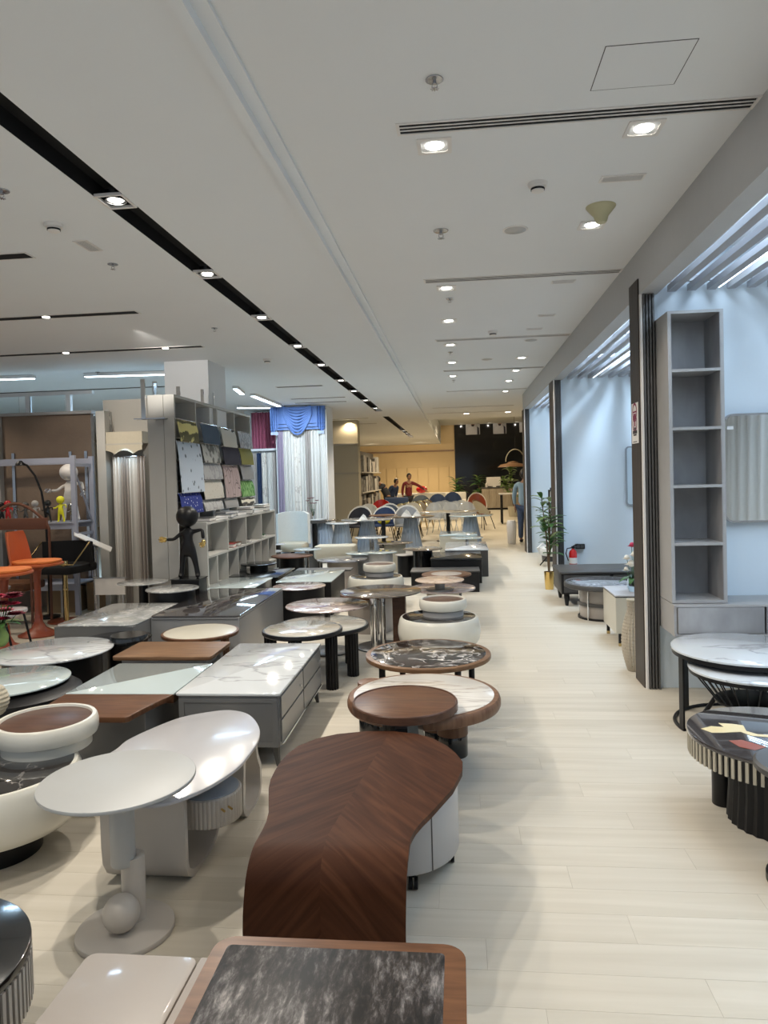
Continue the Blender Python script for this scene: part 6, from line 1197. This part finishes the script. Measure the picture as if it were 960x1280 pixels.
# plants
def plant(lab, x, y, pot, ph, pr, hgt, nl, ll, lw, mat='leaf', trunk=True, seed=1, spread=.3, grp=None, z=0, straight=False):
    random.seed(seed); t = thing('potted_plant', lab, 'plant', (x, y, z), 0, grp)
    p_ = MB().lathe([(pr*.8, 0), (pr, ph), (pr*.92, ph), (pr*.9, ph*.9)], n=32).build('pot', pot, t); MB().disc(pr*.9, ph*.84, ph*.9, n=24).build('soil', 'bark', p_)
    tips = []
    for k in range(3 if trunk else 1):
        a = k*2.1+seed; tip = (spread*.35*math.cos(a), spread*.35*math.sin(a), hgt*(.95-.2*k)); 
        MB().tube([(0, 0, ph*.8), (tip[0]*.3, tip[1]*.3, hgt*.5), tip], [.014, .010, .005], 7).build('stem', 'bark', t); tips.append(tip)
    for k in range(nl):
        tp = tips[k % len(tips)]; f_ = random.uniform(.42 if trunk else .1, 1); b_ = (tp[0]*f_, tp[1]*f_, ph+(tp[2]-ph)*f_); a = random.uniform(0, 2*PI); m = MB(); leafm(m, b_, (math.cos(a), math.sin(a), random.uniform(.1, 1.0)), ll*random.uniform(.7, 1.15), lw, .35); m.build('leaf', mat if k % 4 else 'leaf_light', t, None, 40)
    return t
plant('green plant with long leaves in a gold pot at the second pillar', 1.235, 10.28, 'gold', .25, .072, 1.42, 60, .24, .038, 'leaf', True, 3, .25)
plant('bushy plant inside the farthest bay behind the second pillar', 1.62, 13.55, 'charcoal', .3, .14, 1.4, 36, .28, .045, 'leaf', True, 5, .4)
a = PY(642, 638, 27.5); plant('tall pale green tree by the counter before the black wall', a.x, 27.5, 'fabric_beige', .4, .22, 1.95, 120, .30, .075, 'leaf_light', True, 8, 1.4)
a = PY(579, 612, 33.8); plant('palm-like plant before the black wall, left one', a.x-.25, 34, 'fabric_white', .6, .22, 1.5, 34, .58, .07, 'leaf', False, 4, .4); a = PY(590, 612, 33.8); plant('palm-like plant before the black wall, right one', a.x+.4, 34.6, 'fabric_white', .6, .22, 1.7, 34, .58, .07, 'leaf', False, 9, .4)
# farthest bay: low white chair, dark display with folded goods, cushion
q_ = P(684, 702, 0); t = thing('lounge_chair', 'low rounded white chair on black rod feet in the farthest bay', 'chair', (1.66, 12.9, 0), -.5)
rr = [[((.27+.05*v/5)*math.cos(a), (.27+.05*v/5)*math.sin(a), .20+.28*v/5*(.4+.6*max(0, math.sin(a)))) for a in [-.6+(PI+1.2)*k/14 for k in range(15)]] for v in range(6)]; MB().sheet(rr, .05).build('backrest', 'fabric_white', t, None, 60); MB().disc(.27, .18, .33, n=36, b=.05).build('seat', 'fabric_white', t)
for s in (-1, 1): MB().tube([(s*.2, -.2, .02), (s*.12, 0, .17), (s*.2, .2, .02)], .011, 8).build('leg', 'black', t)
tt = thing('cushion', 'small yellow-green cushion on the low white chair', 'cushion', (1.66, 12.9, .33)); MB().ball((0, 0, .07), .11, 16, (1, .5, .6)).build('cover', 'pad_yellow', tt); MB().tube([(.108*math.cos(a), 0, .07+.064*math.sin(a)) for a in [2*PI*k/16 for k in range(17)]], .004, 5).build('piping', 'pad_yellow', tt)
t = thing('display_stand', 'dark open stand with folded textiles in the farthest bay', 'shelf unit', (1.98, 14.2, 0)); 
for x in (-.22, .22):
    for y in (-.2, .2): MB().box(x-.015, y-.015, 0, x+.015, y+.015, 1.30).build('post', 'black', t, None, 0)
for z_ in (.2, .6, 1.0): MB().box(-.23, -.22, z_, .23, .22, z_+.02).build('shelf_board', 'black', t, None, 0)
for k, (z_, mt, lab) in enumerate(((.621, 'cloth_dark', 'folded dark textile on the stand, middle shelf'), (1.021, 'slate_c', 'folded slate textile, lowest on the stand top'), (1.102, 'grey_blue', 'folded grey-blue textile in the middle of the stand top pile'), (1.183, 'fabric_white', 'folded pale textile on the stand top pile'), (1.264, 'navy', 'folded navy textile, highest on the stand top pile'), (.221, 'cloth_dark', 'folded dark textile on the stand, lowest shelf'))):
    tt = thing('folded_textile', lab, 'textile', (1.98, 14.2, z_), .05*k, 'folded textiles on the dark stand'); MB().prism(rrect(-.19, -.18, .19, .18, .03, 3), 0, .04, .012).build('lower_fold', mt, tt); MB().prism(rrect(-.185, -.17, .18, .18, .03, 3), .04, .08, .012).build('upper_fold', mt, tt)
# white floor vase by the person
q_ = P(646, 678, 0); t = thing('floor_vase', 'tall white floor vase on the aisle beside the standing person', 'vase', (1.20, 16.95, 0)); MB().lathe([(.08, 0), (.095, .03), (.115, .40), (.11, .50), (.09, .55), (.08, .55)], n=32).build('body', 'white_matt', t); MB().lathe([(.07, .54), (.08, .548), (.08, .552), (.065, .552)], n=32).build('rim', 'white_matt', t)
# ---------------------------------------------------------------- counter, posters, pendant
x0, x1 = PY(603, 630, 33).x, PY(652, 630, 33).x+.8; t = thing('counter', 'reception counter clad in grey-brown wood boards before the black wall', 'counter', ((x0+x1)/2, 33, 0)); hx = (x1-x0)/2
MB().box(-hx, 0, .08, hx, .7, .98).build('body', 'oak_grey', t, None, 0); MB().box(-hx+.03, .04, 0, hx-.03, .66, .08).build('plinth', 'black', t, None, 0); MB().box(-hx-.03, -.05, .98, hx+.03, .74, 1.03).build('counter_top', 'charcoal', t, None, 0)
nb = int(2*hx/.30); pb = MB().prism([(0, 0), (.285, 0), (.285, .025), (0, .025)], .09, .97, .004).mesh('board', 'oak_grey', 0)
for k in range(nb): piece('board', pb, (-hx+.02+k*(2*hx-.02)/nb, -.025, 0), t)
q_ = PY(617, 607, 33.2); t = thing('monitor', 'white back of a computer monitor on the counter', 'monitor', (q_.x, 33.25, 1.031)); MB().prism([(-.32, -.015), (.32, -.015), (.32, .015), (-.32, .015)], .04, .46, .008).build('screen_shell', 'white_matt', t, None, 20); MB().box(-.04, .0, .0, .04, .03, .1).box(-.12, -.05, 0, .12, .09, .012).build('stand', 'grey_light', t, None, 0)
q_ = PY(608, 607, 33.2); t = thing('bottle', 'small white bottle left of the monitor on the counter', 'bottle', (q_.x, 33.1, 1.031)); MB().lathe([(.05, 0), (.05, .16), (.02, .19), (.02, .22)], n=16).build('body', 'white_matt', t); MB().disc(.024, .22, .25, n=12).build('cap', 'grey_mid', t)
q_ = PY(618.5, 610, 32.9); t = thing('card_holder', 'small white card standing before the monitor on the counter', 'card', (q_.x, 33.02, 1.031)); MB().box(-.07, -.006, 0, .07, .006, .17).build('card', 'paper', t, None, 0); MB().box(-.08, -.03, 0, .08, .03, .01).build('foot', 'clear_plastic', t, None, 0)
t = thing('side_table', 'high dark-legged table with pale top between counter and aisle end', 'side table', (PY(643, 625, 24).x, 24, 0)); MB().box(-.5, -.35, .95, .5, .35, .99).build('table_top', 'white_matt', t, None, 0)
for s in (-1, 1):
    for q in (-1, 1): MB().box(s*.42-.025, q*.28-.025, 0, s*.42+.025, q*.28+.025, .95).build('leg', 'black', t, None, 0)
M['robe'] = plain('robe', (.50, .48, .47), .8); M['skin_print'] = plain('skin_print', (.26, .14, .09), .7)
def poster(px0, px1, y0, y1, lab):
    a, b = PY(px0, y0, 37.2), PY(px1, y1, 37.2); w_, h_ = b.x-a.x, a.z-b.z; t = thing('portrait_poster', lab, 'poster', ((a.x+b.x)/2, 37.2, b.z), 0, 'portrait posters on the black wall')
    MB().box(-w_/2, 0, 0, w_/2, .04, h_).build('sheet', 'grey_light', t, None, 0)
    def pl(pts, mat, nm, d): MB().add([(x*w_, -d, y*h_) for x, y in pts], [tuple(range(len(pts)))]).build(nm, mat, t, None, 0)
    pl([(-.42, 0), (.42, 0), (.36, .38), (.14, .52), (-.14, .52), (-.36, .38)], 'robe', 'printed_robe', .003); pl([(.30, 0), (.46, 0), (.44, .4), (.30, .5)], 'ink', 'printed_cloak', .004)
    pl([(.24*math.cos(k*PI/10), .66+.22*math.sin(k*PI/10)) for k in range(20)], 'robe', 'printed_headscarf', .005); pl([(.13*math.cos(k*PI/10), .63+.14*math.sin(k*PI/10)) for k in range(20)], 'skin_print', 'printed_face', .007)
    pl([(.11*math.cos(k*PI/10), .55+.06*math.sin(k*PI/10)) for k in range(20)], 'ink', 'printed_beard', .009); pl([(-.07, .66), (-.02, .66), (-.02, .675), (-.07, .675)], 'ink', 'printed_eye', .010); pl([(.02, .66), (.07, .66), (.07, .675), (.02, .675)], 'ink', 'printed_eye', .010)
poster(582, 600, 523, 543, 'portrait poster of a man in a white robe, left one'); poster(616, 633, 522, 542, 'portrait poster of a man in a white robe, middle one'); poster(649, 662, 521, 540, 'portrait poster partly hidden by the last pillar')
q_ = PY(641, 583, 30); t = thing('pendant_lamp', 'woven hat-shaped pendant with a wide loop before the black wall', 'lamp', (q_.x, 30, q_.z-.02)); MB().lathe([(.62, 0), (.50, .10), (.22, .16), (.20, .20), (.02, .24), (.018, .22), (.18, .18), (.2, .14), (.48, .08), (.60, -.0)], n=40).build('lamp_shade', 'walnut_light', t)
MB().tube([(.38*math.cos(a)+.1, 0, .22+.50*math.sin(a)) for a in [PI*k/16 for k in range(17)]], .02, 8).build('loop', 'fabric_beige', t); MB().tube([(.1, 0, .72), (.1, 0, 4.2-q_.z+.02)], .006, 6).build('cord', 'black', t)
# ---------------------------------------------------------------- people
def person(lab, loc, rz, shirt, trousers, sk='skin', bend=0, armL=None, armR=None, hgt=1.62, sleeves=True, hands=True):
    t = thing('person', lab, 'person', loc, rz); s = hgt/1.70
    def B(x, y, z):                       # lean forward (towards -y) above the pelvis
        dz = z-.92; return (x*s, (y-math.sin(bend)*dz)*s if dz > 0 else y*s, (.92+math.cos(bend)*dz)*s if dz > 0 else z*s)
    armL = armL or [(-.20, 0, 1.40), (-.25, .0, 1.12), (-.24, -.06, .88)]; armR = armR or [(.20, 0, 1.40), (.25, .0, 1.12), (.24, -.06, .88)]
    n = [(B(0,0,.94),.115*s),(B(0,0,1.12),.115*s),(B(0,0,1.30),.135*s),(B(0,0,1.42),.10*s),(B(0,-.01,1.50),.052*s),(B(0,-.02,1.56),.05*s),
         (B(-.09,0,.86),.08*s),(B(-.10,-.01,.48),.06*s),(B(-.10,.02,.10),.04*s),(B(-.11,-.10,.045),.035*s),
         (B(.09,0,.86),.08*s),(B(.10,-.03,.48),.06*s),(B(.10,.0,.10),.04*s),(B(.11,-.12,.045),.035*s)]
    e = [(0,1),(1,2),(2,3),(3,4),(4,5),(0,6),(6,7),(7,8),(8,9),(0,10),(10,11),(11,12),(12,13)]
    for A in (armL, armR):
        k = len(n); n += [(B(*A[0]), .052*s), (B(*A[1]), .040*s), (B(*A[2]), .026*s)]; e += [(3, k), (k, k+1), (k+1, k+2)]
    skin_mesh('body', n, e, sk, t, 2)
    # clothes follow the same joints, slightly larger
    n2 = [(B(0,0,.86),.172*s),(B(0,0,1.12),.14*s),(B(0,0,1.30),.15*s),(B(0,0,1.43),.11*s)]; e2 = [(0,1),(1,2),(2,3)]
    for A in (armL, armR):
        k = len(n2); mid = [A[1][i]+(A[2][i]-A[1][i])*.8 for i in range(3)]; n2 += [(B(*A[0]), .066*s), (B(*A[1]), .054*s), (B(*mid), .042*s)]; e2 += [(3, k), (k, k+1), (k+1, k+2)]
    skin_mesh('shirt', n2, e2, shirt, t, 2)
    n3 = [(B(0,0,.93),.15*s),(B(-.09,0,.84),.105*s),(B(-.10,-.01,.48),.078*s),(B(-.10,.02,.09),.062*s),(B(.09,0,.84),.105*s),(B(.10,-.03,.48),.078*s),(B(.10,0,.09),.062*s)]
    skin_mesh('trousers', n3, [(0,1),(1,2),(2,3),(0,4),(4,5),(5,6)], trousers, t, 2)
    hc = Vector(B(0, -.03, 1.665)); hd = MB().ball(hc, .105*s, 24, (.78, .92, 1.12)).build('head', sk, t)
    MB().ball((hc.x, hc.y-.095*s, hc.z-.005), .016*s, 8, (1, 1.2, 1.6)).build('nose', sk, hd)
    for q in (-1, 1): MB().ball((hc.x+q*.033*s, hc.y-.083*s, hc.z+.02*s), .012*s, 8).build('eye', 'ink', hd); MB().ball((hc.x+q*.08*s, hc.y+.005, hc.z), .02*s, 8, (.5, 1, 1.5)).build('ear', sk, hd)
    MB().ball((hc.x, hc.y-.085*s, hc.z-.05*s), .02*s, 8, (1.3, .5, .35)).build('mouth', 'rust', hd)
    MB().ball((hc.x, hc.y+.022*s, hc.z+.022*s), .115*s, 24, (.84, .92, 1.08)).build('hair', 'hair', t)
    for q in (-1, 1): sp = Vector(B(q*.105, -.08 if q < 0 else -.10, .0)); MB().ball((sp.x, sp.y+.02, .045*s), .05*s, 16, (.9, 2.3, .85)).build('shoe', 'cloth_dark', t)
    if hands:
        for A, q in ((armL, -1), (armR, 1)):
            w0 = Vector(B(*A[2])); d = (w0-Vector(B(*A[1]))).normalized(); sd = Vector((0, 1, 0)) if abs(d.y) < .8 else Vector((1, 0, 0)); c_ = w0+d*.05*s; nn = d.cross(sd)
            m = MB(); m.tube([w0-d*.01, c_, c_+d*.045*s], [.026*s, .034*s, .030*s], 10)
            for f in range(4):
                b0 = c_+d*.04*s+sd*(f-1.5)*.017*s; L = (.062, .072, .068, .052)[f]*s; m.tube([b0, b0+d*L*.55+nn*.006, b0+d*L+nn*.022], [.009*s, .008*s, .006*s], 7)
            b0 = w0+d*.02*s-sd*.028*s; m.tube([b0, b0+d*.03*s-sd*.022*s, b0+d*.058*s-sd*.026*s+nn*.01], [.010*s, .009*s, .007*s], 7); m.build('hand', sk, t)
    return t
person('person in a pale blue shirt and dark jeans walking past the last pillar', (1.53, 17.25, 0), PI-.3, 'shirt_blue', 'jeans', hgt=1.64)
x_ = PY(488, 610, 27).x; person('person in black bending forward over the sofa before the yellow wall', (x_, 26.2, .0), -1.2, 'cloth_dark', 'cloth_dark', bend=.55, hgt=1.68, armL=[(-.2, 0, 1.4), (-.22, -.25, 1.2), (-.2, -.38, .98)], armR=[(.2, 0, 1.4), (.22, -.28, 1.25), (.2, -.42, 1.02)])
x_ = PY(510, 610, 27).x; person('person in a maroon top reaching towards the red cushion', (x_, 27.2, 0), .3, 'cloth_maroon', 'cloth_dark', bend=.2, hgt=1.66, armR=[(.2, 0, 1.4), (.42, -.1, 1.28), (.62, -.18, 1.12)])
x_ = PY(496, 610, 27).x; person('person in dark blue crouched between the two others', (x_-.30, 27.7, 0), .8, 'navy', 'jeans', bend=.5, hgt=1.55)
